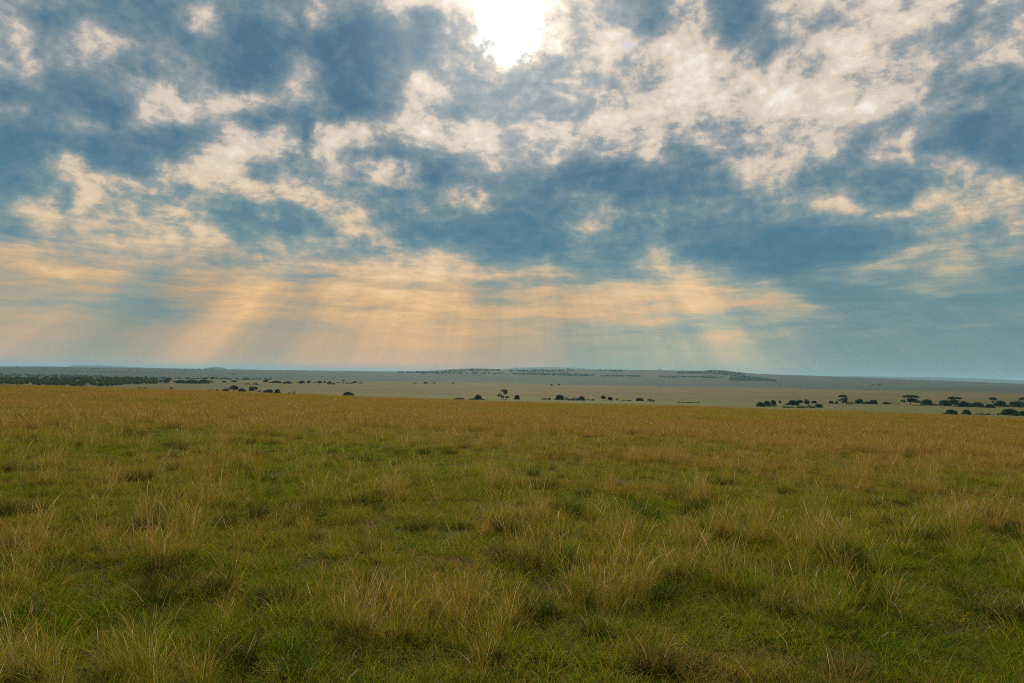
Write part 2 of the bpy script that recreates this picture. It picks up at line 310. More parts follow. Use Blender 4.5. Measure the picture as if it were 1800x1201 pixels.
# the sun itself behind the thin edge of the cloud
ang = W.vmath('DOT_PRODUCT', tc, tuple(s))
def around(a_out, a_in, gain):
    return W.smooth(ang, math.cos(R(a_out)), math.cos(R(a_in)), 0.0, gain)
glow = W.math('MULTIPLY', around(5.6, 0.6, 8.0), W.smooth(W.math('MULTIPLY_ADD', n4, 4.0, t), 5.2, 9.5))
glow = W.math('ADD', glow, W.math('MULTIPLY', around(3.0, 0.3, 60.0), W.smooth(W.math('MULTIPLY_ADD', n4, 3.0, t), 3.5, 9.0)))
glow = W.math('ADD', glow, W.math('ADD', around(13.0, 0.5, 1.4), around(3.8, 0.5, 2.6)))
cc = W.vmath('ADD', cc, W.vmath('SCALE', (1.0, 0.92, 0.80), s=glow))
# clear blue shows through small holes of the cloud deck
hole = W.math('MULTIPLY', W.smooth(W.noise(W.vmath('ADD', cp, (1.0, 9.0, 2.0)), 5.0, 8, 0.6), 0.66, 0.72), W.smooth(el, 12.0, 18.0))
cc = W.mix(W.math('MULTIPLY', W.math('MULTIPLY', hole, W.smooth(tl, 4.0, 6.0)), 0.8), cc, sky.outputs[0])
bg = W.node('ShaderNodeBackground')
bg.inputs['Strength'].default_value = BG
W._in(bg.inputs['Color'], cc)
out = W.node('ShaderNodeOutputWorld')
W.l.new(bg.outputs[0], out.inputs[0])
world.cycles.sampling_method = 'MANUAL'
world.cycles.sample_map_resolution = 512

# ------------------------------------------------------------------ noise for laying out the land
rng = np.random.default_rng(11)
_P = rng.random((64, 256, 256))

def vnoise(x, y, s, seed):
    x = np.asarray(x, float) / s + 1000.3; y = np.asarray(y, float) / s + 1000.7
    i = np.floor(x).astype(int); j = np.floor(y).astype(int)
    a = x - i; b = y - j
    a = a * a * (3 - 2 * a); b = b * b * (3 - 2 * b)
    T = _P[seed % 64]
    i0, i1, j0, j1 = i & 255, (i + 1) & 255, j & 255, (j + 1) & 255
    return (T[i0, j0] * (1 - a) + T[i1, j0] * a) * (1 - b) + (T[i0, j1] * (1 - a) + T[i1, j1] * a) * b

def fbm(x, y, s, seed, oct=4):
    v = 0; w = 1; tot = 0
    for o in range(oct):
        v = v + w * vnoise(x, y, s / 2 ** o, seed + 7 * o); tot += w; w *= 0.5
    return v / tot

def sstep(a, b, x):
    q = np.clip((np.asarray(x, float) - a) / (b - a), 0, 1)
    return q * q * (3 - 2 * q)

def eye_px(px):
    return 647 + 28 * px / 1800.0
def az_px(px):
    d = pdir(px, eye_px(px)); return math.degrees(math.atan2(d[0], d[1]))

def profile(lst):
    """skyline heights given as picture rows -> angle above eye level by azimuth"""
    a = [az_px(p) for p, _ in lst]
    h = [math.atan2((eye_px(p) - y) * math.cos(R(az_px(p))), F) for p, y in lst]
    return np.array(a), np.array(h)

RIDGE = profile([(-900, 640), (-200, 645), (0, 645.5), (120, 645.3), (250, 647), (350, 648.6), (450, 650), (560, 651.6), (700, 653.2), (760, 652), (800, 649),
                 (830, 647.9), (862, 648.6), (880, 650), (940, 649.4), (975, 648.6), (1010, 649.6), (1100, 650.2), (1200, 651.8), (1235, 652), (1252, 650.4), (1272, 651.2),
                 (1300, 655), (1340, 658), (1420, 660.3), (1500, 663.4), (1620, 668), (1700, 671), (1800, 675), (2000, 682), (2700, 700)])
MID = profile([(-900, 665), (-100, 648), (340, 651), (352, 649.8), (366, 646.2), (380, 645.6), (391, 646.3), (402, 650), (420, 649.5), (470, 650.5), (490, 653), (800, 662), (2700, 720)])
FAR = profile([(-900, 648), (-60, 643), (0, 643.4), (60, 643.2), (120, 644.6), (127, 642.2), (150, 641.6), (215, 644), (255, 646.4), (330, 648), (500, 652), (560, 656), (640, 655),
               (700, 655), (760, 654), (860, 652), (905, 646.6), (950, 645.6), (1010, 646.4), (1040, 649), (1120, 656), (1300, 661), (1450, 661), (1500, 661.4), (1560, 662.4), (1640, 663.2), (1700, 664.8),
               (1800, 668.8), (2000, 676), (2700, 720)])

def base_near(x, y):
    xx = 150 * np.tanh(x / 150.0)
    return -2.3 - 0.0087 * np.clip(y, -60, 130) - 0.019 * xx - 0.70 * np.exp(-((xx + 6) / 44) ** 2) * sstep(22, 85, y)

def ground_z(x, y):
    x = np.asarray(x, float); y = np.asarray(y, float)
    r = np.hypot(x, y)
    a = np.degrees(np.arctan2(x, y))
    zn = base_near(x, y) + 0.22 * (fbm(x, y, 9, 1, 3) - 0.5) * sstep(2, 8, r) + 0.12 * (fbm(x, y, 1.2, 5, 3) - 0.5) * sstep(1, 4, r)
    zp = -22 + 1.6 * (fbm(x, y, 260, 9, 4) - 0.5) * sstep(300, 600, r)
    z = zn + (zp - zn) * sstep(82, 330, r)
    brow = 1900 + 500 * (fbm(x * 0 + a * 30, y * 0, 300, 14, 3) - 0.5)
    z = z - 17 * sstep(brow, brow + 900, r) * (1 - 0.75 * sstep(14, 30, a)) + 9 * (fbm(x, y, 1500, 17, 4) - 0.5) * sstep(1500, 3000, r)
    # slopes rising to the long ridge, then the hills behind it
    hr = np.interp(a, *RIDGE) * 6500
    hm = np.interp(a, *MID) * 11000
    hf = np.interp(a, *FAR) * 18000
    k1 = sstep(2900, 6500, r) * (1 - sstep(6700, 9000, r))
    k2 = np.exp(-((r - 11000) / 1500) ** 2)
    k3 = np.exp(-((r - 18000) / 2500) ** 2)
    base = z
    z = base + (hr - base) * k1
    z = np.where(r > 7500, np.maximum(z, -40 + (hm + 40) * k2), z)
    z = np.where(r > 9000, np.maximum(z, -40 + (hf + 40) * k3), z)
    return z

def hit(px, py):
    """the point of the ground seen at a picture position"""
    d = pdir(px, py)
    tt = np.concatenate([np.arange(2, 400, 0.25), np.arange(400, 3000, 2.0), np.arange(3000, 30000, 10.0)])
    p = tt[:, None] * d[None]
    below = p[:, 2] <= ground_z(p[:, 0], p[:, 1])
    i = int(np.argmax(below)) if below.any() else len(tt) - 1
    return p[i]

# ------------------------------------------------------------------ materials
def material(name):
    m = bpy.data.materials.new(name)
    m.use_nodes = True
    N = NT(m.node_tree)
    N.n.clear()
    o = N.node('ShaderNodeOutputMaterial')
    return m, N, o

def principled(N, o, color, rough=0.9, spec=0.2):
    b = N.node('ShaderNodeBsdfPrincipled')
    N._in(b.inputs['Base Color'], color)
    N._in(b.inputs['Roughness'], rough)
    b.inputs['Specular IOR Level'].default_value = spec
    N.l.new(b.outputs[0], o.inputs[0])
    return b

def earth_material():
    m, N, o = material("grassland")
    pos = N.node('ShaderNodeNewGeometry').outputs['Position']
    r = N.vmath('LENGTH', N.vmath('MULTIPLY', pos, (1, 1, 0)))
    # near: soil, dead litter and short green growth under the blades
    a = N.noise(pos, 26.0, 8, 0.72)
    b = N.noise(N.vmath('ADD', pos, (5, 5, 5)), 1.1, 5, 0.6)
    near = N.mix(N.smooth(a, 0.38, 0.62), (0.022, 0.018, 0.007), (0.13, 0.095, 0.030))
    near = N.mix(N.smooth(b, 0.42, 0.6), near, N.mix(N.smooth(a, 0.4, 0.6), (0.03, 0.036, 0.007), (0.10, 0.10, 0.014)))
    # plain: dry grass with greener damp ground and thin darker bands of taller growth
    p2 = N.vmath('MULTIPLY', pos, (1, 1, 0))
    c = N.noise(p2, 0.006, 6, 0.6)
    d = N.noise(N.vmath('ADD', N.vmath('MULTIPLY', p2, (0.35, 1, 1)), (90, 40, 0)), 0.014, 7, 0.68)
    plain = N.mix(N.smooth(c, 0.38, 0.62), (0.132, 0.090, 0.030), (0.085, 0.079, 0.028))
    plain = N.mix(N.math('MULTIPLY', N.smooth(d, 0.47, 0.62), 0.85), plain, (0.065, 0.068, 0.026))
    fine = N.noise(p2, 0.12, 6, 0.7)
    plain = N.mix(N.math('MULTIPLY', N.smooth(fine, 0.5, 0.66), 0.6), plain, (0.06, 0.064, 0.026))
    river = N.math('MULTIPLY', N.smooth(N.math('ABSOLUTE', N.math('SUBTRACT', N.math('ADD', r, N.math('MULTIPLY', N.math('SUBTRACT', c, 0.5), 420)), 600)), 60, 190, 1, 0), 0.75)
    plain = N.mix(river, plain, (0.095, 0.105, 0.026))
    far = N.mix(N.smooth(N.noise(p2, 0.0016, 6, 0.6), 0.42, 0.6), (0.040, 0.044, 0.030), (0.024, 0.034, 0.024))
    far = N.mix(N.math('MULTIPLY', N.smooth(N.noise(N.vmath('MULTIPLY', p2, (0.5, 1, 1)), 0.005, 7, 0.65), 0.54, 0.62), 0.7), far, (0.022, 0.034, 0.022))
    plain = N.mix(N.smooth(r, 1700, 2500), plain, far)
    hills = N.mix(N.smooth(N.noise(p2, 0.001, 6, 0.6), 0.4, 0.6), (0.035, 0.04, 0.025), (0.02, 0.03, 0.02))
    plain = N.mix(N.smooth(r, 8800, 9800), plain, hills)
    colr = N.mix(N.smooth(r, 60, 150), near, plain)
    bs = principled(N, o, colr, 1.0, 0.05)
    bm = N.node('ShaderNodeBump')
    bm.inputs['Strength'].default_value = 0.7
    bm.inputs['Distance'].default_value = 0.05
    N._in(bm.inputs['Height'], a)
    N.l.new(bm.outputs[0], bs.inputs['Normal'])
    return m

# ------------------------------------------------------------------ the ground: one sheet out to the horizon
def build_ground():
    radii = [0.0]
    r = 0.6
    while r < 45000:
        radii.append(r)
        r += max(0.22, r * 0.022) if r < 400 else (r * 0.02)
    radii = np.array(radii[1:])
    fine = np.arange(-46, 46.01, 0.2)
    coarse = np.arange(49, 311.1, 3.0)
    angs = np.radians(np.concatenate([fine, coarse]))
    na, nr = len(angs), len(radii)
    A, RR = np.meshgrid(angs, radii)
    X = RR * np.sin(A); Y = RR * np.cos(A)
    Z = ground_z(X, Y)
    v = np.concatenate([[[0, 0, float(ground_z(0.0, 0.0))]], np.stack([X, Y, Z], -1).reshape(-1, 3)])
    i = np.arange(nr - 1)[:, None] * na; j = np.arange(na)[None]
    j2 = (j + 1) % na
    q = np.stack([1 + i + j, 1 + i + na + j, 1 + i + na + j2, 1 + i + j2], -1).reshape(-1, 4)[:, ::-1]
    me = bpy.data.meshes.new("ground")
    tri = np.stack([np.zeros(na, int), 1 + np.arange(na), 1 + (np.arange(na) + 1) % na], -1)[:, ::-1]
    nv = len(v)
    me.vertices.add(nv); me.vertices.foreach_set("co", v.astype(np.float32).ravel())
    loops = np.concatenate([q.ravel(), tri.ravel()])
    me.loops.add(len(loops)); me.loops.foreach_set("vertex_index", loops.astype(np.int32))
    np_ = len(q) + len(tri)
    me.polygons.add(np_)
    st = np.concatenate([np.arange(len(q)) * 4, len(q) * 4 + np.arange(len(tri)) * 3])
    me.polygons.foreach_set("loop_start", st.astype(np.int32))
    me.update(calc_edges=True); me.validate()
    me.polygons.foreach_set("use_smooth", np.ones(np_, bool))
    if me.polygons[0].normal.z < 0:
        me.flip_normals()
    me.materials.append(earth_material())
    o = bpy.data.objects.new("ground", me)
    o["kind"] = "structure"
    col.objects.link(o)
    return o
build_ground()

# ------------------------------------------------------------------ trees and bushes of the plain
def mesh_from(name, v, f, mats, fm=None, attr=None):
    """v (n,3), f (m,k) with k = 3 or 4"""
    v = np.asarray(v, np.float32); f = np.asarray(f, np.int32)
    me = bpy.data.meshes.new(name)
    me.vertices.add(len(v)); me.vertices.foreach_set("co", v.ravel())
    me.loops.add(f.size); me.loops.foreach_set("vertex_index", f.ravel())
    me.polygons.add(len(f)); me.polygons.foreach_set("loop_start", (np.arange(len(f)) * f.shape[1]).astype(np.int32))
    if fm is not None:
        me.polygons.foreach_set("material_index", np.asarray(fm, np.int32))
    me.update(calc_edges=True)
    for m in mats:
        me.materials.append(m)
    if attr is not None:
        ca = me.color_attributes.new("tone", 'FLOAT_COLOR', 'POINT')
        ca.data.foreach_set("color", np.asarray(attr, np.float32).ravel())
    return me

def leaf_material():
    m, N, o = material("leaves")
    at = N.node('ShaderNodeAttribute', attribute_name="tone").outputs['Color']
    x, y, z = N.sep(at)
    oi = N.node('ShaderNodeObjectInfo').outputs['Random']
    c = N.mix(x, (0.018, 0.052, 0.022), (0.060, 0.110, 0.034))
    c = N.mix(N.math('MULTIPLY', oi, 0.35), c, (0.055, 0.062, 0.022))
    d = N.node('ShaderNodeBsdfDiffuse'); N._in(d.inputs[0], c)
    tr = N.node('ShaderNodeBsdfTranslucent'); N._in(tr.inputs[0], c)
    mx = N.node('ShaderNodeMixShader'); mx.inputs[0].default_value = 0.4
    N.l.new(d.outputs[0], mx.inputs[1]); N.l.new(tr.outputs[0], mx.inputs[2]); N.l.new(mx.outputs[0], o.inputs[0])
    return m
def bark_material():
    m, N, o = material("bark")
    pos = N.node('ShaderNodeNewGeometry').outputs['Position']
    principled(N, o, N.mix(N.noise(pos, 4.0, 4, 0.6), (0.030, 0.024, 0.017), (0.085, 0.066, 0.045)), 0.95, 0.1)
    return m
LEAF, BARK = leaf_material(), bark_material()

def leaf_cards(rg, pts, size, nrm_flat=0.0):
    """one small bent leaf-clump face pair per point"""
    n = len(pts)
    a = rg.normal(size=(n, 3)); a /= np.linalg.norm(a, axis=1)[:, None]
    a[:, 2] *= (1 - nrm_flat); a /= np.linalg.norm(a, axis=1)[:, None]
    b = rg.normal(size=(n, 3)); b = np.cross(a, b); b /= np.linalg.norm(b, axis=1)[:, None]
    c = np.cross(a, b)
    s = (size * rg.uniform(0.55, 1.3, n))[:, None]
    q = np.stack([pts - a * s, pts + b * s * 0.55 + c * s * .18, pts + a * s, pts - b * s * 0.55 + c * s * .18], 1)
    f = np.arange(n * 4).reshape(n, 4)
    tone = np.repeat(rg.uniform(0, 1, n), 4)
    return q.reshape(-1, 3), f, tone

def lobes_for(kind, w, h, rg):
    """(centre, radii) of the leaf masses of one plant standing on z = 0"""
    L = []
    if kind == 'bush':
        n = max(3, int(4 + w / 3))
        for i in range(n):
            rx = w * rg.uniform(0.20, 0.33); rz = h * rg.uniform(0.28, 0.42)
            x = rg.uniform(-1, 1) * (w / 2 - rx * 0.9)
            hh = h * (1 - 0.45 * (abs(x) / (w / 2)) ** 1.6)
            L.append(((x, rg.uniform(-.25, .25) * w, max(rz * 0.75, hh - rz * rg.uniform(1.0, 1.35))), (rx, rx * .9, rz)))
        L.append(((0, 0, h * 0.36), (w * .42, w * .34, h * .36)))
        for sd in (-1, 1):
            L.append(((sd * w * rg.uniform(.3, .44), rg.uniform(-.1, .1) * w, h * .13), (w * rg.uniform(.14, .24), w * .2, h * rg.uniform(.12, .2))))
        L.append(((rg.uniform(-.1, .1) * w, 0, h * 0.66), (w * .30, w * .28, h * .34)))
    elif kind == 'round':
        L.append(((0, 0, h * .6), (w * .42, w * .4, h * .38)))
        for i in range(5):
            a = rg.uniform(0, 6.28)
            L.append(((math.cos(a) * w * .26, math.sin(a) * w * .26, h * rg.uniform(.38, .78)), (w * .25, w * .25, h * .22)))
    elif kind == 'low':
        n = max(4, int(w / max(h, 0.5)))
        for i in range(n):
            if n > 5 and rg.random() < .25:
                continue
            rx = w / n * rg.uniform(.45, 1.0); rz = h * rg.choice([.2, .3, .45, .62])
            L.append((((i + .5) / n * w - w / 2, rg.uniform(-.5, .5) * rx, rz * rg.uniform(.75, 1.0)), (rx, rx * .8, rz)))
    elif kind == 'acacia':
        n = 6
        for i in range(n):
            x = (i + .5) / n * 2 - 1
            rx = w * rg.uniform(.16, .24)
            L.append(((x * (w / 2 - rx), rg.uniform(-.3, .3) * w, h * (rg.uniform(.84, .93) - .12 * x * x)), (rx, rx * 1.2, h * rg.uniform(.07, .11))))
        L.append(((0, 0, h * .88), (w * .36, w * .36, h * .09)))
    elif kind == 'sparse':
        L += [((0, 0, h * .86), (w * .28, w * .28, h * .13)), ((w * .12, 0, h * .62), (w * .17, w * .2, h * .11)), ((-w * .34, .1 * w, h * .36), (w * .20, w * .2, h * .17)),
              ((w * .30, 0, h * .17), (w * .2, w * .2, h * .10)), ((-w * .12, 0, h * .22), (w * .13, w * .15, h * .12)), ((w * .2, 0, h * .76), (w * .13, w * .13, h * .08))]
    elif kind == 'crown':       # tall bushy tree with an airy uneven top
        for i in range(7):
            L.append(((rg.uniform(-.28, .28) * w, rg.uniform(-.25, .25) * w, h * rg.uniform(.34, .86)), (w * rg.uniform(.18, .28), w * .24, h * rg.uniform(.11, .17))))
        L.append(((0, 0, h * .6), (w * .3, w * .3, h * .28)))
    elif kind == 'umbrella':    # wide flat top with a second storey of foliage under it
        L += lobes_for('acacia', w, h, rg)
        for i in range(9):
            x = rg.uniform(-.4, .4)
            L.append(((x * w, rg.uniform(-.2, .2) * w, h * rg.uniform(.18, .70) * (1 - abs(x) * .5)), (w * rg.uniform(.12, .2), w * .17, h * rg.uniform(.1, .17))))
    return L

def limb(pts, r0, r1, seg=5):
    """tapered tube along points"""
    pts = np.asarray(pts, float); n = len(pts)
    V = []; Fc = []
    for i, p in enumerate(pts):
        d = pts[min(i + 1, n - 1)] - pts[max(i - 1, 0)]
        d /= np.linalg.norm(d) + 1e-9
        a = np.cross(d, [0.31, 0.9, 0.12]); a /= np.linalg.norm(a); b = np.cross(d, a)
        rr = r0 + (r1 - r0) * i / (n - 1)
        for k_ in range(seg):
            th = 6.2832 * k_ / seg
            V.append(p + a * rr * math.cos(th) + b * rr * math.sin(th))
    for i in range(n - 1):
        for k_ in range(seg):
            k2 = (k_ + 1) % seg
            Fc.append([i * seg + k_, i * seg + k2, (i + 1) * seg + k2, (i + 1) * seg + k_])
    return np.array(V), np.array(Fc)

def crown_arrays(kind, w, h, rg, dens=1.0, size=None):
    L = lobes_for(kind, w, h, rg)
    size = size or max(0.16, 0.055 * (w * h) ** 0.5)
    P = []
    for c, rd in L:
        rd = np.array(rd)
        area = (rd[0] * rd[2] + rd[0] * rd[1]) * 3.2
        n = int(np.clip(dens * area / (size * size) * 1.3, 24, 420))
        u_ = rg.normal(size=(n, 3)); u_ /= np.linalg.norm(u_, axis=1)[:, None]
        rr = rg.uniform(0.35, 1.08, n) ** 0.55
        q = np.array(c) + u_ * rd * rr[:, None]
        P.append(q[q[:, 2] > 0.03 * h])
    return leaf_cards(rg, np.concatenate(P), size), L

def trunk_arrays(kind, w, h, L, rg):
    V = []; Fc = []; off = 0
    def put(p, r0, r1):
        nonlocal off
        v, f = limb(p, r0, r1); V.append(v); Fc.append(f + off); off += len(v)
    tr = max(0.08, 0.028 * h)
    fork = h * {'acacia': .45, 'umbrella': .35, 'sparse': .3, 'crown': .3, 'round': .28}.get(kind, .12)
    lean = rg.uniform(-.06, .06) * h
    top = np.array([lean, 0, fork])
    put([(0, 0, -0.4), (lean * .3, .02, fork * .5), top], tr * 1.25, tr * .85)
    for c, rd in L:
        c = np.array(c)
        if c[2] + rd[2] * .4 < fork:
            continue
        midp = (top + c) / 2 + np.array([0, 0, -0.06 * h]) + rg.normal(size=3) * .03 * h
        put([top - (0, 0, .04 * h), midp, c], tr * .6, tr * .16)
    return np.concatenate(V), np.concatenate(Fc)

def plant(name, label, cat, px, pb, pw, ph, kind, group=None, seed=0, dens=1.0):
    """a bush or tree: px = picture column, pb = row of its base, pw and ph its size there"""
    p = hit(px, pb)
    dist = float(p @ Fw)
    w, h = pw * dist / F, ph * dist / F
    rg = np.random.default_rng(1000 + seed)
    (v, f, tone), L = crown_arrays(kind, w, h, rg, dens)
    o = bpy.data.objects.new(name, None)
    o.empty_display_size = 0.5
    o.location = (p[0], p[1], float(ground_z(p[0], p[1])))
    o.rotation_euler = (0, 0, -math.atan2(p[0], p[1]))
    o["label"] = label; o["category"] = cat
    if group:
        o["group"] = group
    col.objects.link(o)
    col4 = np.stack([tone, tone, tone, np.ones_like(tone)], 1)
    cr = bpy.data.objects.new("crown", mesh_from("crown", v, f, [LEAF], attr=col4))
    cr.parent = o; col.objects.link(cr)
    tv, tf_ = trunk_arrays(kind, w, h, L, rg)
    tk = bpy.data.objects.new("trunk" if kind not in ('bush', 'low') else "stem", mesh_from("trunk", tv, tf_, [BARK]))
    tk.parent = o; col.objects.link(tk)
    return o

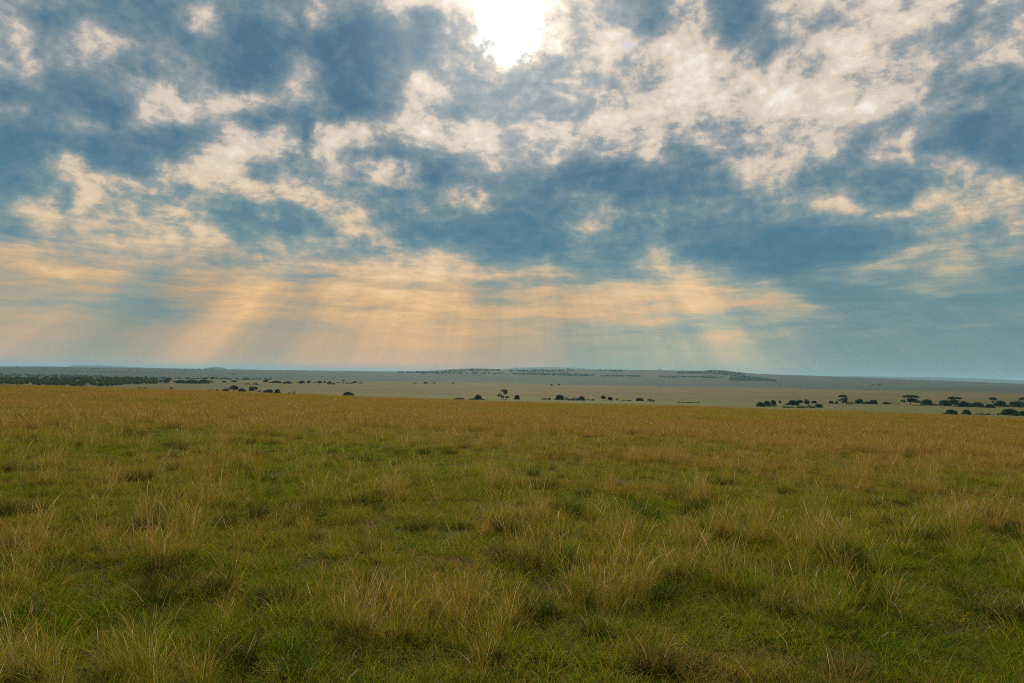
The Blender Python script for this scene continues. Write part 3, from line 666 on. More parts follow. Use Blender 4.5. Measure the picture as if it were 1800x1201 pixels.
G1, G2, G3, G4 = "bushes at the foot of the grassy rise", "trees and bushes on the middle plain", "trees and bushes along the stream on the right", "lone trees far out on the plain"
PL = [
 # name, label, category, column, base row, width, height, kind, group
 ("bush", "low flat bush alone on the pale plain just below the dark forest belt", "bush", 251, 683.6, 16, 3.2, 'low', G1),
 ("bush", "tiny dark bush alone on pale ground right of the low flat bush", "bush", 301, 684.3, 5, 3, 'bush', G1),
 ("thicket", "low ragged thicket at the left foot of the tall rounded tree behind the grass edge", "thicket", 369, 687.6, 8, 3, 'low', G1),
 ("bush", "small round bush between the low ragged thicket and the tall rounded tree", "bush", 381, 687.8, 6, 3.2, 'bush', G1),
 ("bush", "knee-shaped bush leaning on the left side of the tall rounded tree", "bush", 397, 688.2, 12, 5, 'bush', G1),
 ("rounded_tree", "tall rounded dark tree, the tallest in the clump just beyond the golden grass", "tree", 410, 689, 17, 12.5, 'crown', G1),
 ("bush", "broad bush touching the right side of the tall rounded tree", "bush", 425.5, 689, 13, 6.5, 'bush', G1),
 ("rounded_tree", "wide domed tree with a low skirt, right neighbour of the tallest tree in the clump", "tree", 445, 690, 16, 11, 'round', G1),
 ("thicket", "short low thicket trailing off right of the wide domed tree", "thicket", 456, 689.5, 8, 3, 'low', G1),
 ("bush", "squat wide bush with a bumpy top, left one of a pair past the domed tree", "bush", 472, 691.5, 18, 6.8, 'bush', G1),
 ("bush", "compact upright bush, right one of the pair past the domed tree", "bush", 488, 692, 10, 8.5, 'bush', G1),
 ("thicket", "flat dark thicket alone between the bush pair and the mound bush", "thicket", 510.5, 693, 17, 4, 'low', G1),
 ("bush", "flat topped mound bush standing alone close behind the grass edge", "bush", 612, 695.5, 18, 6.5, 'bush', G1),
 # middle plain, left
 ("rounded_tree", "dark tree humped above the right end of the forest belt", "tree", 295, 674, 14, 9.5, 'crown', G2),
 ("bush", "dark bush ending the forest belt, just right of the humped tree", "bush", 317, 674, 13, 6.5, 'bush', G2),
 ("bush", "wide dark bush in the detached strip right of the forest belt", "bush", 337, 674.2, 22, 6.5, 'bush', G2),
 ("bush", "sloping bush at the right tip of the detached dark strip", "bush", 358, 674.3, 17, 7, 'bush', G2),
 ("bush", "small bush in the gap after the detached dark strip", "bush", 394, 672.4, 7, 3, 'bush', G2),
 ("bush", "bush second in the gap after the detached dark strip, rounder and larger", "bush", 412, 672.6, 12, 4.2, 'round', G2),
 ("thicket", "long flat thicket above the wide domed tree, near the start of the tree row", "thicket", 441, 676.3, 24, 3, 'low', G2),
 ("rounded_tree", "stout tree starting the row of trees on the middle plain", "tree", 467, 673.6, 9, 6.5, 'round', G2),
 ("bush", "wide low bush right of the stout first tree of the row", "bush", 485, 673.6, 18, 4, 'bush', G2),
 ("bush", "bush with a flattened crown near the middle of the row on the plain", "bush", 505, 674.4, 17, 4, 'bush', G2),
 ("acacia_tree", "spreading tree with two humps in the row on the middle plain", "tree", 531, 676, 14, 7, 'crown', G2),
 ("rounded_tree", "wide shouldered tree right of the two humped tree", "tree", 543, 674.5, 9, 5.2, 'round', G2),
 ("rounded_tree", "ball shaped tree, first after the break in the row", "tree", 562, 675.3, 9, 6, 'round', G2),
 ("rounded_tree", "slim pointed tree close right of the ball shaped tree", "tree", 570.5, 675, 6, 5.6, 'crown', G2),
 ("bush", "round bush standing between the slim pointed tree and the tiny one", "bush", 579, 675.4, 8, 4.8, 'bush', G2),
 ("bush", "tiny bush below the round bush near the end of the row", "bush", 586.5, 676, 5, 3.2, 'bush', G2),
 ("acacia_tree", "tiny lone tree high on the plain above the end of the row", "tree", 587.5, 668.4, 4, 3.2, 'acacia', G2),
 ("rounded_tree", "mushroom shaped tree standing clear at the end of the row", "tree", 603.5, 674.3, 6.5, 6.3, 'acacia', G2),
 ("thicket", "thin flat thicket linking the mushroom shaped tree and the last tree", "thicket", 614, 674.5, 12, 2.2, 'low', G2),
 ("rounded_tree", "small round tree, the last of the row on the middle plain", "tree", 623, 674.4, 6.5, 4.6, 'round', G2),
 ("thicket", "faint flat scrub right after the last tree of the row", "thicket", 634, 674, 7, 1.8, 'low', G2),
 # middle plain, centre
 ("bush", "dark speck of bush on the empty plain, first of a loose line", "bush", 730, 674.4, 5, 2, 'low', G4),
 ("bush", "dome shaped bush on the empty plain, largest of the loose line", "bush", 748, 674.4, 7, 3.2, 'bush', G4),
 ("bush", "small dark bush right of the dome shaped one on the empty plain", "bush", 763, 674.6, 4, 2, 'bush', G4),
 ("bush", "last small bush of the loose line before the central hill", "bush", 796, 674.4, 5, 2, 'bush', G4),
 ("bush", "dark little bush alone on the open plain under the wooded ridge", "bush", 969.5, 678, 4.5, 2.6, 'bush', G4),
 ("bush", "taller dark bush alone beside the little one under the wooded ridge", "bush", 983, 678, 4.5, 3.4, 'round', G4),
 ("thicket", "long low green thicket leading to the round bush in the middle distance", "thicket", 817, 703, 36, 4.6, 'low', G3),
 ("bush", "round dark bush at the right end of the long low green thicket", "bush", 840.5, 703, 13.5, 9.5, 'bush', G3),
 ("thicket", "scrap of dark undergrowth below the round bush near the grass edge", "thicket", 849, 703.6, 8, 2.2, 'low', G3),
 ("thorn_tree", "gangly thorn tree with separate leafy puffs and see-through gaps", "tree", 885.5, 701.5, 21, 17, 'sparse', G3),
 ("bush", "egg shaped bush standing alone right of the gangly thorn tree", "bush", 909, 702.3, 10.5, 8, 'bush', G3),
 ("thicket", "low thicket at the left end of the central hedge-like strip", "thicket", 964, 702.6, 24, 4, 'low', G3),
 ("bush", "broad dark bush, the biggest in the central hedge-like strip", "bush", 983.5, 703, 17, 9, 'bush', G3),
 ("thicket", "low green thicket joining the two bigger bushes of the central strip", "thicket", 1006, 704, 24, 4.6, 'low', G3),
 ("bush", "blocky bush at the right of the central hedge-like strip", "bush", 1022, 704, 12, 7.5, 'bush', G3),
 ("thicket", "thin scrub tailing off from the blocky bush", "thicket", 1038, 704, 14, 2.6, 'low', G3),
 ("rounded_tree", "square headed little tree, taller of two standing side by side", "tree", 1060.5, 704, 9.5, 9.6, 'round', G3),
 ("bush", "low round bush beside the square headed little tree", "bush", 1072.5, 704, 8.5, 6.4, 'bush', G3),
 ("thicket", "long sparse thicket right of the square headed tree and its bush", "thicket", 1098, 704.6, 30, 3.4, 'low', G3),
 ("bush", "bush with a peaked top in the strip right of the sparse thicket", "bush", 1124.5, 705, 14, 5.6, 'bush', G3),
 ("bush", "flat bush ending the strip of growth in the centre of the plain", "bush", 1144, 706, 14, 4.6, 'low', G3),
 ("thicket", "narrow streak of green scrub between the central strip and the dark clump", "thicket", 1210, 708.6, 38, 2, 'low', G3),
 # right
 ("bush", "left bush of the dark three-bush clump beyond the grass", "bush", 1337.5, 715, 15, 8, 'bush', G3),
 ("bush", "middle bush of the dark three-bush clump beyond the grass", "bush", 1349, 714.5, 13, 10, 'bush', G3),
 ("bush", "right and tallest bush of the dark three-bush clump beyond the grass", "bush", 1359, 714, 11, 11, 'bush', G3),
 ("bush", "small upright bush alone between two dark clumps", "bush", 1371.5, 708.6, 4.5, 4.6, 'bush', G3),
 ("bush", "wide left half of the big dark clump with the tree above it", "bush", 1393, 712.5, 20, 9, 'bush', G3),
 ("rounded_tree", "domed tree rising from the middle of the big dark clump", "tree", 1406, 713, 14, 12, 'crown', G3),
 ("rounded_tree", "steep sided tree at the right end of the big dark clump", "tree", 1418, 713, 10.5, 11.5, 'round', G3),
 ("thicket", "low leafy strip added for the dark shadow under the big dark clump", "thicket", 1394, 717.4, 34, 3.2, 'low', G3),  # leafy strip standing in for the shadow below the clump
 ("thicket", "light green scrub in front of the big dark clump", "thicket", 1421, 717.4, 18, 5, 'low', G3),
 ("bush", "smooth low mound bush set in front of and right of the big dark clump", "bush", 1438.5, 716.5, 15, 6.4, 'bush', G3),
 ("bush", "flat bush peeping out behind the low mound bush", "bush", 1431, 709, 10, 4.5, 'bush', G3),
 ("bush", "small bush left of the purple-topped tree", "bush", 1461.5, 709.6, 8, 5, 'bush', G3),
 ("bush", "tiny bush tucked between the small bush and the purple-topped tree", "bush", 1470.5, 709.8, 6.5, 4, 'bush', G3),
 ("acacia_tree", "acacia with a narrow waist and fan shaped purplish top", "acacia", 1481.5, 710, 17, 16, 'umbrella', G3),
 ("thicket", "low scrub right of the fan-topped acacia", "thicket", 1494, 709.8, 12, 3, 'low', G3),
 ("bush", "bush with a high left shoulder after the fan-topped acacia", "bush", 1511.5, 710, 15, 8.8, 'bush', G3),
 ("bush", "low bush in the middle of the three after the fan-topped acacia", "bush", 1524, 710.4, 11, 5, 'bush', G3),
 ("bush", "sloping bush last of the three after the fan-topped acacia", "bush", 1535.5, 710.6, 14, 7.6, 'bush', G3),
 ("bush", "flat little bush alone between the sloping bush and the big umbrella acacia", "bush", 1557.5, 710.8, 11, 4, 'bush', G3),
 ("thicket", "thin scrub creeping up to the big umbrella acacia", "thicket", 1575, 711, 16, 2, 'low', G3),
 ("umbrella_acacia", "big umbrella acacia with a wide flat top and a skirt of bushes", "acacia", 1601, 712, 30, 17.5, 'umbrella', G3),
 ("bush", "wide bush right of the big umbrella acacia", "bush", 1629.5, 712.5, 19, 10.4, 'bush', G3),
 ("thicket", "low dark scrub between two wide bushes right of the umbrella acacia", "thicket", 1648, 713, 10, 4, 'low', G3),
 ("bush", "arched bush left of the flat-topped acacia in the dense row", "bush", 1660, 713.6, 19, 10.5, 'bush', G3),
 ("umbrella_acacia", "flat-topped acacia rising out of the middle of the dense row", "acacia", 1678, 714.5, 24, 17, 'umbrella', G3),
 ("bush", "rounded bush right under the flat-topped acacia", "bush", 1696, 715, 20, 9.5, 'bush', G3),
 ("bush", "long low bush right of the rounded one in the dense row", "bush", 1718, 716, 22, 9, 'bush', G3),
 ("bush", "dark flat bush under the lone small acacia crown", "bush", 1740.5, 717, 17, 7, 'bush', G3),
 ("acacia_tree", "small acacia with its flat crown held above the dark flat bush", "acacia", 1745.5, 716, 15, 17.5, 'acacia', G3),
 ("bush", "tall domed bush right of the small acacia", "bush", 1758.5, 715, 20, 10.5, 'bush', G3),
 ("bush", "widest bush near the right end of the dense row", "bush", 1784, 716, 22, 10, 'bush', G3),
 ("umbrella_acacia", "acacia cut by the right picture edge at the end of the dense row", "acacia", 1802, 716, 20, 17.5, 'umbrella', G3),
 ("bush", "mound bush in front of the dense row, left of a nearby smaller one", "bush", 1671.5, 728.5, 21, 8.5, 'bush', G3),
 ("bush", "smaller mound bush in front of the dense row, middle of the front three", "bush", 1698.5, 729, 15, 9, 'bush', G3),
 ("thicket", "fringe of low growth between the smaller and the large front mound bush", "thicket", 1738, 729.6, 44, 3.2, 'low', G3),
 ("bush", "large mound bush at the front, nearest to the right picture edge's corner", "bush", 1774.5, 730, 26, 11.5, 'bush', G3),
 ("bush", "low front bush running out of the right picture edge", "bush", 1799, 731, 17, 8.5, 'bush', G3),
 # far lone trees
 ("acacia_tree", "tiny flat-topped acacia at the right foot of the wooded hill", "acacia", 1361.5, 673.4, 8.5, 4.2, 'acacia', G4),
 ("bush", "speck of bush right below the acacia at the foot of the wooded hill", "bush", 1367.5, 675.6, 3.2, 1.6, 'bush', G4),
 ("acacia_tree", "small tilted acacia, left one of two on the open slope", "acacia", 1534.5, 678.4, 5.5, 3.4, 'acacia', G4),
 ("acacia_tree", "clear flat-topped acacia, right one of two on the open slope", "acacia", 1546, 680.4, 7.5, 5.4, 'acacia', G4),
 ("acacia_tree", "lone acacia on the slope below the blue hills", "acacia", 1631.5, 674.8, 5.5, 3.6, 'acacia', G4),
 ("bush", "dark speck at the far right edge of the open slope", "bush", 1796, 683.4, 6, 2.2, 'low', G4),
 ("bush", "dot of a tree on the bare skyline right of the ridge woods", "tree", 1159, 651.6, 2.6, 2.6, 'round', G4),
 ("bush", "dot of a tree on the skyline right of the dark wooded hill", "tree", 1299, 655.6, 4, 2.2, 'round', G4),
 ("bush", "dot of a tree on the skyline above the central woods", "tree", 998.5, 650, 2.8, 2.6, 'round', G4),
 ("bush", "faint bush on the distant slope left of the tree row, under the dome hill", "bush", 411, 658.6, 3.5, 2, 'bush', G4),
 ("bush", "faint bush on the distant slope above the forest belt", "bush", 282, 653.4, 3, 1.8, 'bush', G4),
]
for i, (nm, lb, ct, px, pb, pw, ph, kd, gp) in enumerate(PL):
    plant(nm, lb, ct, px, pb, pw, ph, kd, gp, seed=i)

# ------------------------------------------------------------------ woods that read as one mass
def woods(name, label, spots, seed):
    """spots: (column, row of base, width, height) in the picture, each a tree crown with its stem"""
    rg = np.random.default_rng(seed)
    V = []; Fs = []; T = []; off = 0; mi = []
    for px, pb, pw, ph in spots:
        p = hit(px, pb)
        dist = float(p @ Fw)
        w, h = pw * dist / F, ph * dist / F
        L = [((rg.uniform(-.3, .3) * w, rg.uniform(-.3, .3) * w, h * rg.uniform(.3, .75)), (w * rg.uniform(.22, .42), w * .35, h * rg.uniform(.2, .32))) for _ in range(4)]
        P = []
        for c, rd in L:
            n = 26
            u_ = rg.normal(size=(n, 3)); u_ /= np.linalg.norm(u_, axis=1)[:, None]
            P.append(np.array(c) + u_ * np.array(rd) * (rg.uniform(.5, 1.05, n) ** .6)[:, None])
        v, f, tn = leaf_cards(rg, np.concatenate(P), 0.105 * (w + h) / 2 * 1.5)
        z0 = float(ground_z(p[0], p[1]))
        v = v + np.array([p[0], p[1], z0]); V.append(v); Fs.append(f + off); off += len(v); mi += [0] * len(f)
        T.append(tn * 0.7 + 0.3 * rg.random())
        tv, tf_ = limb([(p[0], p[1], z0 - .5), (p[0], p[1] + .1, z0 + h * .5)], .04 * h, .02 * h, 4)
        V.append(tv); Fs.append(tf_ + off); off += len(tv); T.append(np.zeros(len(tv))); mi += [1] * len(tf_)
    tone = np.concatenate(T)
    o = bpy.data.objects.new(name, mesh_from(name, np.concatenate(V), np.concatenate(Fs), [LEAF, BARK], mi, np.stack([tone, tone, tone, np.ones_like(tone)], 1)))
    o["kind"] = "stuff"; o["label"] = label; o["category"] = "woods"
    col.objects.link(o)

def belt():
    rg = np.random.default_rng(5)
    S = []
    for _ in range(620):
        x = rg.uniform(-60, 275)
        top = np.interp(x, [-60, 0, 130, 200, 275], [656, 656.5, 660, 662.5, 666.5]); bot = np.interp(x, [-60, 0, 130, 185, 230, 275], [674, 675, 678.5, 678, 674.6, 673.8])
        y = top + (bot - top) * rg.random() ** 0.9
        s_ = np.interp(y, [655, 666, 678], [0.45, .8, 1.15])
        S.append((x, y + 1.5, rg.uniform(6, 11) * s_, rg.uniform(4.5, 8) * s_))
    for _ in range(70):
        x = rg.uniform(265, 475)
        S.append((x, np.interp(x, [265, 475], [665.6, 668]) + rg.normal() * .4, rg.uniform(3, 7), rg.uniform(1.6, 3.8)))
    for _ in range(60):
        x = rg.uniform(250, 372)
        S.append((x, np.interp(x, [250, 372], [673.4, 674]) - abs(rg.normal()) * 1.2, rg.uniform(4, 8), rg.uniform(2.5, 5)))
    for _ in range(60):
        x = rg.uniform(470, 630)
        S.append((x, np.interp(x, [470, 630], [673, 674.6]) - abs(rg.normal()) * .8, rg.uniform(2, 4.5), rg.uniform(1, 2)))
    return S
woods("forest", "dark forest belt along the valley on the left", belt(), 21)

def ridge_woods():
    rg = np.random.default_rng(9)
    S = []
    def patch(pts, n, s0, s1):
        """pts: (column, upper row, lower row)"""
        xs = [q[0] for q in pts]
        for _ in range(n):
            x = rg.uniform(xs[0], xs[-1])
            a, b = np.interp(x, xs, [q[1] for q in pts]), np.interp(x, xs, [q[2] for q in pts])
            S.append((x, rg.uniform(a, b), rg.uniform(s0, s1) * 2.4, rg.uniform(s0, s1) * 1.1))
    patch([(700, 654.2, 656), (780, 653, 657), (830, 650, 652.5), (880, 650.6, 653)], 140, 1.2, 2.2)
    patch([(740, 656, 658), (800, 654, 658), (860, 655, 658.6), (885, 656.5, 658)], 70, 1.2, 2.0)
    patch([(895, 651, 654), (960, 651, 654.2), (1010, 650.5, 653)], 90, 1.0, 2.0)
    patch([(900, 657, 658.6), (960, 656.6, 660), (1000, 657, 661.6), (1046, 659.5, 662)], 150, 1.2, 2.2)
    patch([(1055, 660.6, 662), (1090, 660, 662.6), (1126, 661.4, 662.4)], 80, 1.0, 1.9)
    patch([(1052, 650.8, 652.5), (1075, 651, 654), (1096, 652, 654)], 40, 1.0, 1.8)
    patch([(1160, 661.4, 663), (1185, 661.5, 665.5), (1208, 662, 663)], 40, 1.0, 1.8)
    patch([(1212, 662, 663.6), (1268, 663.4, 665.6)], 50, 1.0, 1.8)
    patch([(1190, 655, 656.4), (1230, 654, 657), (1250, 652.6, 658), (1280, 654, 661), (1310, 657.6, 664)], 220, 1.1, 2.0)
    patch([(1282, 665, 669), (1300, 662, 670.2), (1330, 664, 670.6), (1364, 668.6, 671)], 200, 1.3, 2.3)
    patch([(0, 647, 648), (90, 646.6, 648), (200, 649, 650.4), (350, 651, 652.6)], 60, .8, 1.5)
    patch([(350, 649.4, 650), (391, 649.4, 650)], 12, 1, 1.6)
    patch([(90, 653, 655), (330, 655, 657)], 60, .7, 1.2)
    return S
woods("woodland", "scattered woodland patches across the far ridge", ridge_woods(), 33)

# ------------------------------------------------------------------ haze
def haze():
    m = bpy.data.materials.new("haze"); m.use_nodes = True
    N = NT(m.node_tree); N.n.clear()
    o = N.node('ShaderNodeOutputMaterial')
    v = N.node('ShaderNodeVolumePrincipled')
    v.inputs['Color'].default_value = HAZE_COLOR
    v.inputs['Density'].default_value = HAZE_DENSITY
    v.inputs['Anisotropy'].default_value = 0.0
    N.l.new(v.outputs[0], o.inputs['Volume'])
    m.cycles.homogeneous_volume = True
    bm = bmesh.new()
    bmesh.ops.create_cube(bm, size=1.0)
    me = bpy.data.meshes.new("haze"); bm.to_mesh(me); bm.free()
    me.materials.append(m)
    h = bpy.data.objects.new("haze", me)
    z0, z1 = -120.0, 250.0
    h.scale = (96000, 96000, z1 - z0); h.location = (0, 0, (z0 + z1) / 2)
    h["kind"] = "stuff"
    col.objects.link(h)
HAZE_COLOR = (0.42, 0.75, 1.0, 1.0)
HAZE_DENSITY = 5.6e-5
haze()

# ------------------------------------------------------------------ grass
def blade_material(name):
    m, N, o = material(name)
    bl = N.node('ShaderNodeAttribute', attribute_name="blade").outputs['Color']
    hgt, rnd, kind = N.sep(bl)                     # height along the blade, chance per blade, dead or living
    dry = N.node('ShaderNodeAttribute', attribute_name="dry", attribute_type='INSTANCER').outputs['Fac']
    oi = N.node('ShaderNodeObjectInfo').outputs['Random']
    d = N.math('ADD', N.math('MULTIPLY', dry, 1.0), N.math('ADD', N.math('MULTIPLY', N.math('SUBTRACT', rnd, 0.5), 1.15), N.math('MULTIPLY', N.math('SUBTRACT', oi, 0.5), 0.5)))
    d = N.math('ADD', d, N.math('MULTIPLY', N.math('SUBTRACT', kind, 0.5), 0.9))
    d = N.math('ADD', d, N.math('MULTIPLY', N.math('SUBTRACT', hgt, 0.4), 0.35))
    c = N.ramp(d, [(0.0, GREEN0), (0.3, GREEN1), (0.52, OLIVE), (0.74, GOLD), (1.0, STRAW)])
    rare = N.math('GREATER_THAN', rnd, 0.93)
    c = N.mix(N.math('MULTIPLY', rare, N.smooth(kind, 0.4, 0.6)), c, PALE)
    df = N.node('ShaderNodeBsdfDiffuse'); N._in(df.inputs[0], c)
    tr = N.node('ShaderNodeBsdfTranslucent'); N._in(tr.inputs[0], c)
    mx = N.node('ShaderNodeMixShader'); mx.inputs[0].default_value = 0.45
    gl = N.node('ShaderNodeBsdfGlossy'); gl.inputs['Roughness'].default_value = 0.5
    gl.inputs[0].default_value = (0.9, 0.8, 0.6, 1)
    m2 = N.node('ShaderNodeMixShader'); m2.inputs[0].default_value = 0.012
    N.l.new(df.outputs[0], mx.inputs[1]); N.l.new(tr.outputs[0], mx.inputs[2])
    N.l.new(mx.outputs[0], m2.inputs[1]); N.l.new(gl.outputs[0], m2.inputs[2]); N.l.new(m2.outputs[0], o.inputs[0])
    return m
GREEN0, GREEN1 = (0.100, 0.165, 0.004), (0.230, 0.250, 0.006)
OLIVE, GOLD, STRAW, PALE = (0.275, 0.230, 0.012), (0.245, 0.160, 0.022), (0.315, 0.195, 0.045), (0.58, 0.46, 0.26)
BLADE = blade_material("grass_blades")
GREEN0, GREEN1 = (0.030, 0.070, 0.006), (0.060, 0.095, 0.010)
OLIVE, GOLD, STRAW, PALE = (0.080, 0.085, 0.012), (0.15, 0.105, 0.022), (0.25, 0.16, 0.05), (0.45, 0.34, 0.18)
TUSS_G = blade_material("green_tussock_blades")
GREEN0, GREEN1 = (0.045, 0.055, 0.008), (0.075, 0.075, 0.010)
OLIVE, GOLD, STRAW, PALE = (0.095, 0.075, 0.014), (0.17, 0.105, 0.024), (0.26, 0.15, 0.05), (0.45, 0.34, 0.18)
TUSS_D = blade_material("brown_tussock_blades")

def blades(rg, n, rad, l0, l1, wid, bend, spread, kind, seg=4, head=0.0, upright=0.0, clump=1.0):
    """n ribbons of seg pieces; returns vertices, quads and the blade colour data"""
    a = rg.uniform(0, 6.2832, n); rr = rad * rg.uniform(0, 1, n) ** (0.5 * clump)
    bx, by = rr * np.cos(a), rr * np.sin(a)
    L = rg.uniform(l0, l1, n)
    da = a + rg.normal(0, 0.9, n)
    tilt = np.abs(rg.normal(0, spread, n)) + spread * 0.3 * rr / max(rad, 1e-6)
    curl = bend * rg.uniform(0.2, 1.6, n)
    fa = rg.uniform(0, 6.2832, n)
    s = np.linspace(0, 1, seg + 1)
    P = np.zeros((n, seg + 1, 3)); P[:, 0] = np.stack([bx, by, np.full(n, -0.02)], 1)
    for k_ in range(1, seg + 1):
        th = np.clip(tilt + curl * s[k_] ** 1.5, 0, 2.5)
        dl = L / seg
        P[:, k_, 0] = P[:, k_ - 1, 0] + dl * np.sin(th) * np.cos(da)
        P[:, k_, 1] = P[:, k_ - 1, 1] + dl * np.sin(th) * np.sin(da)
        P[:, k_, 2] = P[:, k_ - 1, 2] + dl * np.cos(th)
    P[:, 1:, 2] = np.maximum(P[:, 1:, 2], 0.004)
    side = np.stack([np.cos(fa), np.sin(fa), np.zeros(n)], 1)
    if head > 0:
        prof = np.interp(s, [0, 0.2, 0.68, 0.78, 0.9, 1.0], [1, .8, .55, head, head * .8, 0.25])
    else:
        prof = np.interp(s, [0, 0.25, 0.7, 1.0], [.75, 1, .75, 0.08])
    wv = wid * rg.uniform(.7, 1.35, n)
    off = side[:, None, :] * (wv[:, None] * prof[None])[..., None] * 0.5
    V = np.stack([P - off, P + off], 2).reshape(n * (seg + 1) * 2, 3)
    i = (np.arange(n)[:, None] * (seg + 1) + np.arange(seg)[None]) * 2
    Q = np.stack([i, i + 1, i + 3, i + 2], -1).reshape(-1, 4)
    rnd = np.repeat(rg.uniform(0, 1, n), (seg + 1) * 2)
    hh = np.tile(np.repeat(s, 2), n)
    C = np.stack([hh, rnd, np.full_like(hh, kind), np.ones_like(hh)], 1)
    return V, Q, C

def join(parts):
    V = []; Q = []; C = []; o_ = 0
    for v, q, c in parts:
        V.append(v); Q.append(q + o_); C.append(c); o_ += len(v)
    return np.concatenate(V), np.concatenate(Q), np.concatenate(C)

def grass_mesh(name, parts, mat=None):
    V, Q, C = join(parts)
    me = mesh_from(name, V, Q, [mat or BLADE])
    ca = me.color_attributes.new("blade", 'FLOAT_COLOR', 'POINT')
    ca.data.foreach_set("color", C.astype(np.float32).ravel())
    return me

tufts = bpy.data.collections.new("grass_tufts")      # sources, not placed in the scene themselves
N_T = 0
def tuft(me):
    global N_T
    o = bpy.data.objects.new("tuft_%02d" % N_T, me)
    tufts.objects.link(o); N_T += 1
    return N_T - 1

g = np.random.default_rng(3)
SHORT = [tuft(grass_mesh("tuft", [blades(g, 85, .15, .05, .17, .0042, 1.2, .5, .12, 3), blades(g, 26, .2, .05, .17, .003, 1.3, .8, .8, 3), blades(g, 9, .16, .14, .34, .0022, 1.1, .4, .9, 4)])) for _ in range(5)]
MEDIUM = [tuft(grass_mesh("tuft", [blades(g, 75, .15, .12, .30, .0040, 1.2, .35, .28, 4), blades(g, 40, .15, .10, .34, .0027, 1.0, .45, .75, 4),
                                   blades(g, 5, .1, .3, .45, .002, .6, .25, .85, 4, head=2.4)])) for _ in range(4)]
TALL = [tuft(grass_mesh("tuft", [blades(g, 46, .10, .12, .32, .0036, 1.0, .28, .35, 4), blades(g, 44, .10, .16, .48, .0021, .8, .26, .85, 4),
                                 blades(g, 22, .09, .34, .66, .0019, .5, .17, .92, 5, head=2.4)])) for _ in range(4)]
STALK = [tuft(grass_mesh("tuft", [blades(g, 4, .10, .45, .8, .0022, 1.0, .32, .95, 7, head=2.2), blades(g, 5, .1, .2, .5, .0024, 1.5, .6, .9, 5)])) for _ in range(4)]
LITTER = [tuft(grass_mesh("tuft", [blades(g, 60, .26, .06, .22, .0032, .6, 1.35, .86, 3)])) for _ in range(2)]
FAR_S = [tuft(grass_mesh("tuft", [blades(g, 90, .42, .06, .20, .010, 1.1, .5, .2, 2), blades(g, 40, .42, .1, .26, .008, 1.0, .5, .8, 3)])) for _ in range(3)]
FAR_T = [tuft(grass_mesh("tuft", [blades(g, 50, .40, .18, .40, .010, 1.0, .35, .5, 3), blades(g, 90, .42, .28, .62, .0075, .8, .26, .9, 4, head=1.6)])) for _ in range(4)]

DARK = [tuft(grass_mesh("tuft", [blades(g, 150, .11, .12, .33, .0048, .8, .42, .25, 4), blades(g, 50, .11, .16, .40, .003, .9, .4, .8, 5)], m_)) for m_ in (TUSS_G, TUSS_D, TUSS_G)]  # darker blade colour puts in the shadowed sides of tussocks

# where it grows tall and dry, short and green, or thin: patches seen in the photograph, placed on the ground
def gpt(px, py):
    p = hit(px, py); return p[0], p[1]
SPOTS = []   # (x, y, radius across, radius deep, tall change, dryness change, density change)
def spot(px, py, rx, ry, tall, dry, dens=0.0):
    x, y = gpt(px, py); k_ = y / F
    SPOTS.append((x, y, rx * k_, max(0.4, abs(gpt(px, py - ry)[1] - gpt(px, py + ry)[1]) / 2), tall, dry, dens))
for a_ in [
    (1010, 892, 150, 22, -.8, -.62), (1190, 905, 130, 22, -.6, -.45), (330, 768, 120, 12, -.75, -.7), (500, 790, 130, 10, -.5, -.38), (690, 800, 70, 8, -.35, -.3), (690, 782, 40, 5, -.5, -.35),
    (170, 1120, 190, 50, -.75, -.55), (440, 1160, 120, 45, -.7, -.6), (1640, 1000, 160, 30, -.6, -.55), (1600, 1150, 200, 60, -.7, -.6), (1450, 1040, 90, 25, -.3, -.3),
    (1000, 1010, 150, 40, -.25, -.15), (1270, 1120, 150, 50, -.5, -.1), (980, 1130, 110, 40, -.35, -.2), (760, 960, 90, 25, -.3, -.2),
    (560, 1010, 120, 30, -.3, -.2), (1330, 880, 100, 12, -.3, -.2), (220, 800, 110, 10, -.4, -.3), (1560, 880, 130, 14, -.2, -.25), (70, 880, 90, 12, -.1, -.25), (470, 855, 120, 12, -.3, -.2),
    (1590, 950, 70, 18, -.6, .25, -.75), (1690, 1050, 110, 20, -.7, .2, -.8), (1470, 1120, 70, 25, -.6, .35, -.5), (1330, 1145, 90, 30, -.5, .35, -.6), (1250, 1190, 140, 25, -.4, .35, -.3), (1700, 1110, 80, 18, -.6, .25, -.6),
    (140, 960, 150, 40, .5, .25), (300, 900, 110, 20, .3, .2), (1340, 840, 160, 22, .3, .3), (1100, 810, 200, 16, .4, .35), (920, 930, 80, 25, .25, .15), (1370, 970, 90, 30, .3, .2),
    (650, 1120, 90, 40, .6, .25), (840, 1100, 90, 40, .65, .15), (620, 930, 90, 20, .2, .15), (300, 980, 110, 30, .35, .2), (60, 1030, 80, 30, .5, .1), (820, 880, 80, 14, .25, .2), (1760, 930, 70, 25, .35, .15),
    (1480, 960, 70, 25, .45, .05), (40, 1170, 70, 30, .4, .0), (690, 870, 60, 14, .3, .15), (1720, 820, 120, 14, .2, .2), (260, 1050, 100, 30, .25, .2), (520, 960, 70, 20, .15, .15)]:
    spot(*a_)

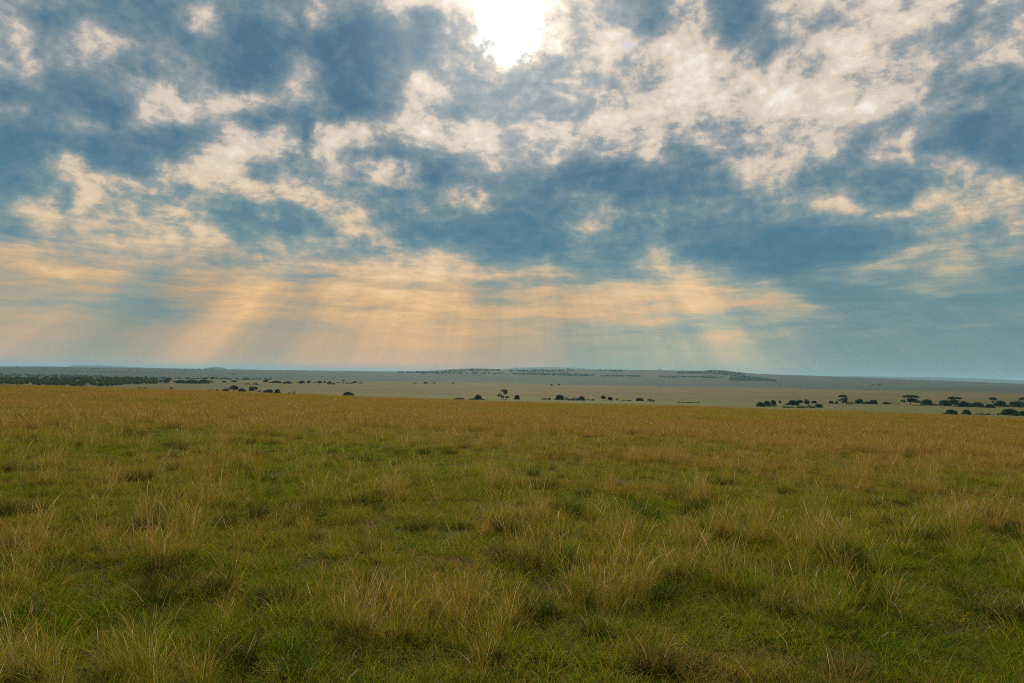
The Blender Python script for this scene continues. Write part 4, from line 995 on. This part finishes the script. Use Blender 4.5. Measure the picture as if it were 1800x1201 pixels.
def fields(x, y):
    r = np.hypot(x, y)
    n1_ = fbm(x, y, 7.0, 21, 4); n2_ = fbm(x, y, 1.6, 33, 3); n3_ = fbm(x, y, 3.5, 41, 4); n4_ = fbm(x, y, 18.0, 45, 3)
    far = sstep(10, 46, r + 22 * (n4_ - .5) + 9 * (n1_ - .5))
    tall = 0.34 + 0.42 * far + 1.2 * (n1_ - .5) + 0.9 * (n2_ - .5) * (1 - .4 * far) + 1.7 * (vnoise(x, y, .55, 57) - .5) * (1 - .6 * far) - .5 * (1 - sstep(4.8, 6.0, r))
    dry = 0.45 + 0.14 * far + 1.1 * (n3_ - .5) + 0.7 * (n4_ - .5)
    dens = np.ones_like(x)
    for sx, sy, rx, ry, t_, d_, e_ in SPOTS:
        q = np.hypot((x - sx) / rx, (y - sy) / ry) * (1 + 0.7 * (n2_ - .5))
        w_ = 0.95 * (1 - sstep(.3, 1.35, q))
        tall = tall + t_ * w_; dry = dry + d_ * w_; dens = dens + e_ * w_
    return tall, np.clip(dry, 0, 1), np.clip(dens, 0.1, 1)

def r_of(x, y):
    return np.hypot(x, y)

def scatter():
    rg = np.random.default_rng(77)
    PT = []; VA = []; SC = []; RO = []; DR = []
    def ring(r0, r1, half, n):
        a = np.radians(rg.uniform(-half, half, n)); r = np.sqrt(rg.uniform(r0 * r0, r1 * r1, n))
        return r * np.sin(a), r * np.cos(a)
    def put(x, y, var, sc, dry, lean=.10):
        n = len(x)
        if n == 0:
            return
        PT.append(np.stack([x, y, ground_z(x, y)], 1)); VA.append(var); SC.append(sc)
        RO.append(np.stack([rg.normal(0, lean, n), rg.normal(0, lean, n), rg.uniform(0, 6.2832, n)], 1)); DR.append(dry)
    for r0, r1, half, dn, kind in [
        (1.2, 8, 85, 95, 'near'), (8, 16, 56, 62, 'near'), (16, 26, 49, 32, 'near'), (26, 42, 45, 22, 'near'),
        (26, 50, 44, 13, 'far'), (50, 80, 44, 9, 'far'), (80, 150, 44, 4.2, 'far')]:
        area = math.radians(2 * half) / 2 * (r1 * r1 - r0 * r0)
        n = int(area * dn)
        x, y = ring(r0, r1, half, n)
        tall, dry, dens = fields(x, y)
        rr_ = r_of(x, y)
        blend = sstep(27, 43, rr_ + 6 * (vnoise(x, y, 4, 60) - .5))
        keep = rg.random(n) < dens * (blend if kind == 'far' else 1 - blend)
        x, y, tall, dry = x[keep], y[keep], tall[keep], dry[keep]
        n = len(x)
        q = tall + rg.normal(0, .17, n)
        u_ = rg.random(n)
        if kind == 'near':
            var = np.where(q < .30, rg.integers(SHORT[0], SHORT[-1] + 1, n), np.where(q < .62, rg.integers(MEDIUM[0], MEDIUM[-1] + 1, n), rg.integers(TALL[0], TALL[-1] + 1, n)))
            var = np.where((q >= .30) & (u_ < .70), rg.integers(SHORT[0], SHORT[-1] + 1, n), var)
            var = np.where((u_ > .965) & (q > .1), rg.integers(STALK[0], STALK[-1] + 1, n), var)
            var = np.where((u_ > .80) & (u_ < .90) & (q < .62), rg.integers(LITTER[0], LITTER[-1] + 1, n), var)
            sc = rg.uniform(.65, 1.2, n) * np.clip(.72 + .42 * tall, .65, 1.12)
            sc = sc * (.68 + .32 * sstep(5, 9.5, r_of(x, y)))
            sc = np.where(var <= SHORT[-1], rg.uniform(.55, 1.35, n) * (0.65 + 0.7 * vnoise(x, y, .45, 50)), sc)
            lo_ = vnoise(x, y, .38, 52)
            dk = (vnoise(x, y, .42, 53) > .82) & (rg.random(n) < .32) & (r_of(x, y) > 5.5)
            var = np.where(dk, rg.integers(DARK[0], DARK[-1] + 1, n), var); sc = np.where(dk, rg.uniform(.6, 1.15, n), sc)
            kp = (lo_ > .2) | (rg.random(n) < .3)
        else:
            kp = np.ones(n, bool)
            dk = (vnoise(x, y, .75, 54) > .80) & (rg.random(n) < .5) & (r_of(x, y) < 75)
            var = np.where(q < .36, rg.integers(FAR_S[0], FAR_S[-1] + 1, n), rg.integers(FAR_T[0], FAR_T[-1] + 1, n))
            var = np.where(dk, rg.integers(DARK[0], DARK[-1] + 1, n), var)
            sc = rg.uniform(.55, 1.15, n) * np.clip(.62 + .42 * tall, .55, 1.05) * (.68 + .6 * fbm(x, y, 3.0, 58, 3))
        put(x[kp], y[kp], var[kp], sc[kp], np.clip(dry + rg.normal(0, .09, n), 0, 1)[kp])
    P = np.concatenate(PT)
    me = bpy.data.meshes.new("grass")
    me.vertices.add(len(P)); me.vertices.foreach_set("co", P.astype(np.float32).ravel())
    for nm, tp, dat in (("var", 'INT', np.concatenate(VA).astype(np.int32)), ("sc", 'FLOAT', np.concatenate(SC).astype(np.float32)), ("dry", 'FLOAT', np.concatenate(DR).astype(np.float32))):
        at = me.attributes.new(nm, tp, 'POINT'); at.data.foreach_set("value", dat)
    at = me.attributes.new("ro", 'FLOAT_VECTOR', 'POINT'); at.data.foreach_set("vector", np.concatenate(RO).astype(np.float32).ravel())
    me.update()
    print("grass tufts", len(P))
    o = bpy.data.objects.new("grass", me); col.objects.link(o)
    o["kind"] = "stuff"; o["label"] = "dry golden and green savanna grass covering the rise"; o["category"] = "grass"
    ng = bpy.data.node_groups.new("scatter_grass", 'GeometryNodeTree')
    ng.interface.new_socket(name="Geometry", in_out='INPUT', socket_type='NodeSocketGeometry')
    ng.interface.new_socket(name="Geometry", in_out='OUTPUT', socket_type='NodeSocketGeometry')
    N = NT(ng)
    gi = N.node('NodeGroupInput'); go = N.node('NodeGroupOutput')
    ci = N.node('GeometryNodeCollectionInfo')
    ci.inputs['Collection'].default_value = tufts
    ci.inputs['Separate Children'].default_value = True
    ci.inputs['Reset Children'].default_value = True
    def attr(nm, tp):
        a = N.node('GeometryNodeInputNamedAttribute', data_type=tp); a.inputs['Name'].default_value = nm
        return a.outputs['Attribute']
    ip = N.node('GeometryNodeInstanceOnPoints')
    N.l.new(gi.outputs[0], ip.inputs['Points'])
    N.l.new(ci.outputs[0], ip.inputs['Instance'])
    ip.inputs['Pick Instance'].default_value = True
    N.l.new(attr("var", 'INT'), ip.inputs['Instance Index'])
    er = N.node('FunctionNodeEulerToRotation'); N.l.new(attr("ro", 'FLOAT_VECTOR'), er.inputs[0])
    N.l.new(er.outputs[0], ip.inputs['Rotation'])
    N.l.new(attr("sc", 'FLOAT'), ip.inputs['Scale'])
    N.l.new(ip.outputs[0], go.inputs[0])
    md = o.modifiers.new("scatter_grass", 'NODES'); md.node_group = ng
scatter()

# tussocks that stand out from the rest
def tussock(label, px, pb, pw, ph, green, seed):
    rg = np.random.default_rng(500 + seed)
    p = hit(px, pb); k_ = float(p @ Fw) / F
    w, h = pw * k_, ph * k_
    parts = [blades(rg, 240, w * .26, h * .35, h * .8, .0050, .8, .42, .15 if green else .35, 4), blades(rg, 90, w * .26, h * .4, h * .9, .0032, .9, .4, .8, 5)]
    if not green:
        parts.append(blades(rg, 45, w * .22, h * .7, h * 1.15, .0026, .5, .28, .95, 5, head=2.2))
    o = bpy.data.objects.new("grass_tussock", grass_mesh("grass_tussock", parts, TUSS_G if green else TUSS_D))
    o.location = (p[0], p[1], float(ground_z(p[0], p[1])))
    o["label"] = label; o["category"] = "grass tussock"; o["group"] = "dense tussocks standing out of the grass"
    col.objects.link(o)
for i, a_ in enumerate([
    ("dark green tussock at the back edge of the bright green patch right of centre", 1186, 884, 62, 36, True),
    ("small dark clump standing in front of the bright green patch right of centre", 1120, 908, 26, 26, True),
    ("dark brown spiky tussock rising alone left of centre", 456, 916, 46, 52, False),
    ("reddish brown tussock mid meadow, below the gangly thorn tree on the plain", 890, 940, 60, 44, False),
    ("dark upright tussock left of the bright green patch", 976, 902, 26, 34, False),
    ("wide dark green tussock beside the bare patch on the right", 1590, 952, 90, 44, True),
    ("tall bushy tussock between the bare patch and the right half's pale stalks", 1475, 1000, 70, 76, True),
    ("big dark tussock at the left edge over short green grass", 40, 1100, 110, 70, True),
    ("slim dark green tuft low in the middle of the right half", 1165, 1060, 40, 62, True),
    ("long low dark tussock on the far green strip at left", 395, 782, 60, 16, True),
    ("dark low tussock far out above the centre, right of the far green strip", 690, 795, 50, 18, True),
    ("flat dark tussock left of the brown spiky one", 362, 868, 60, 26, True),
]):
    tussock(*a_, seed=i)
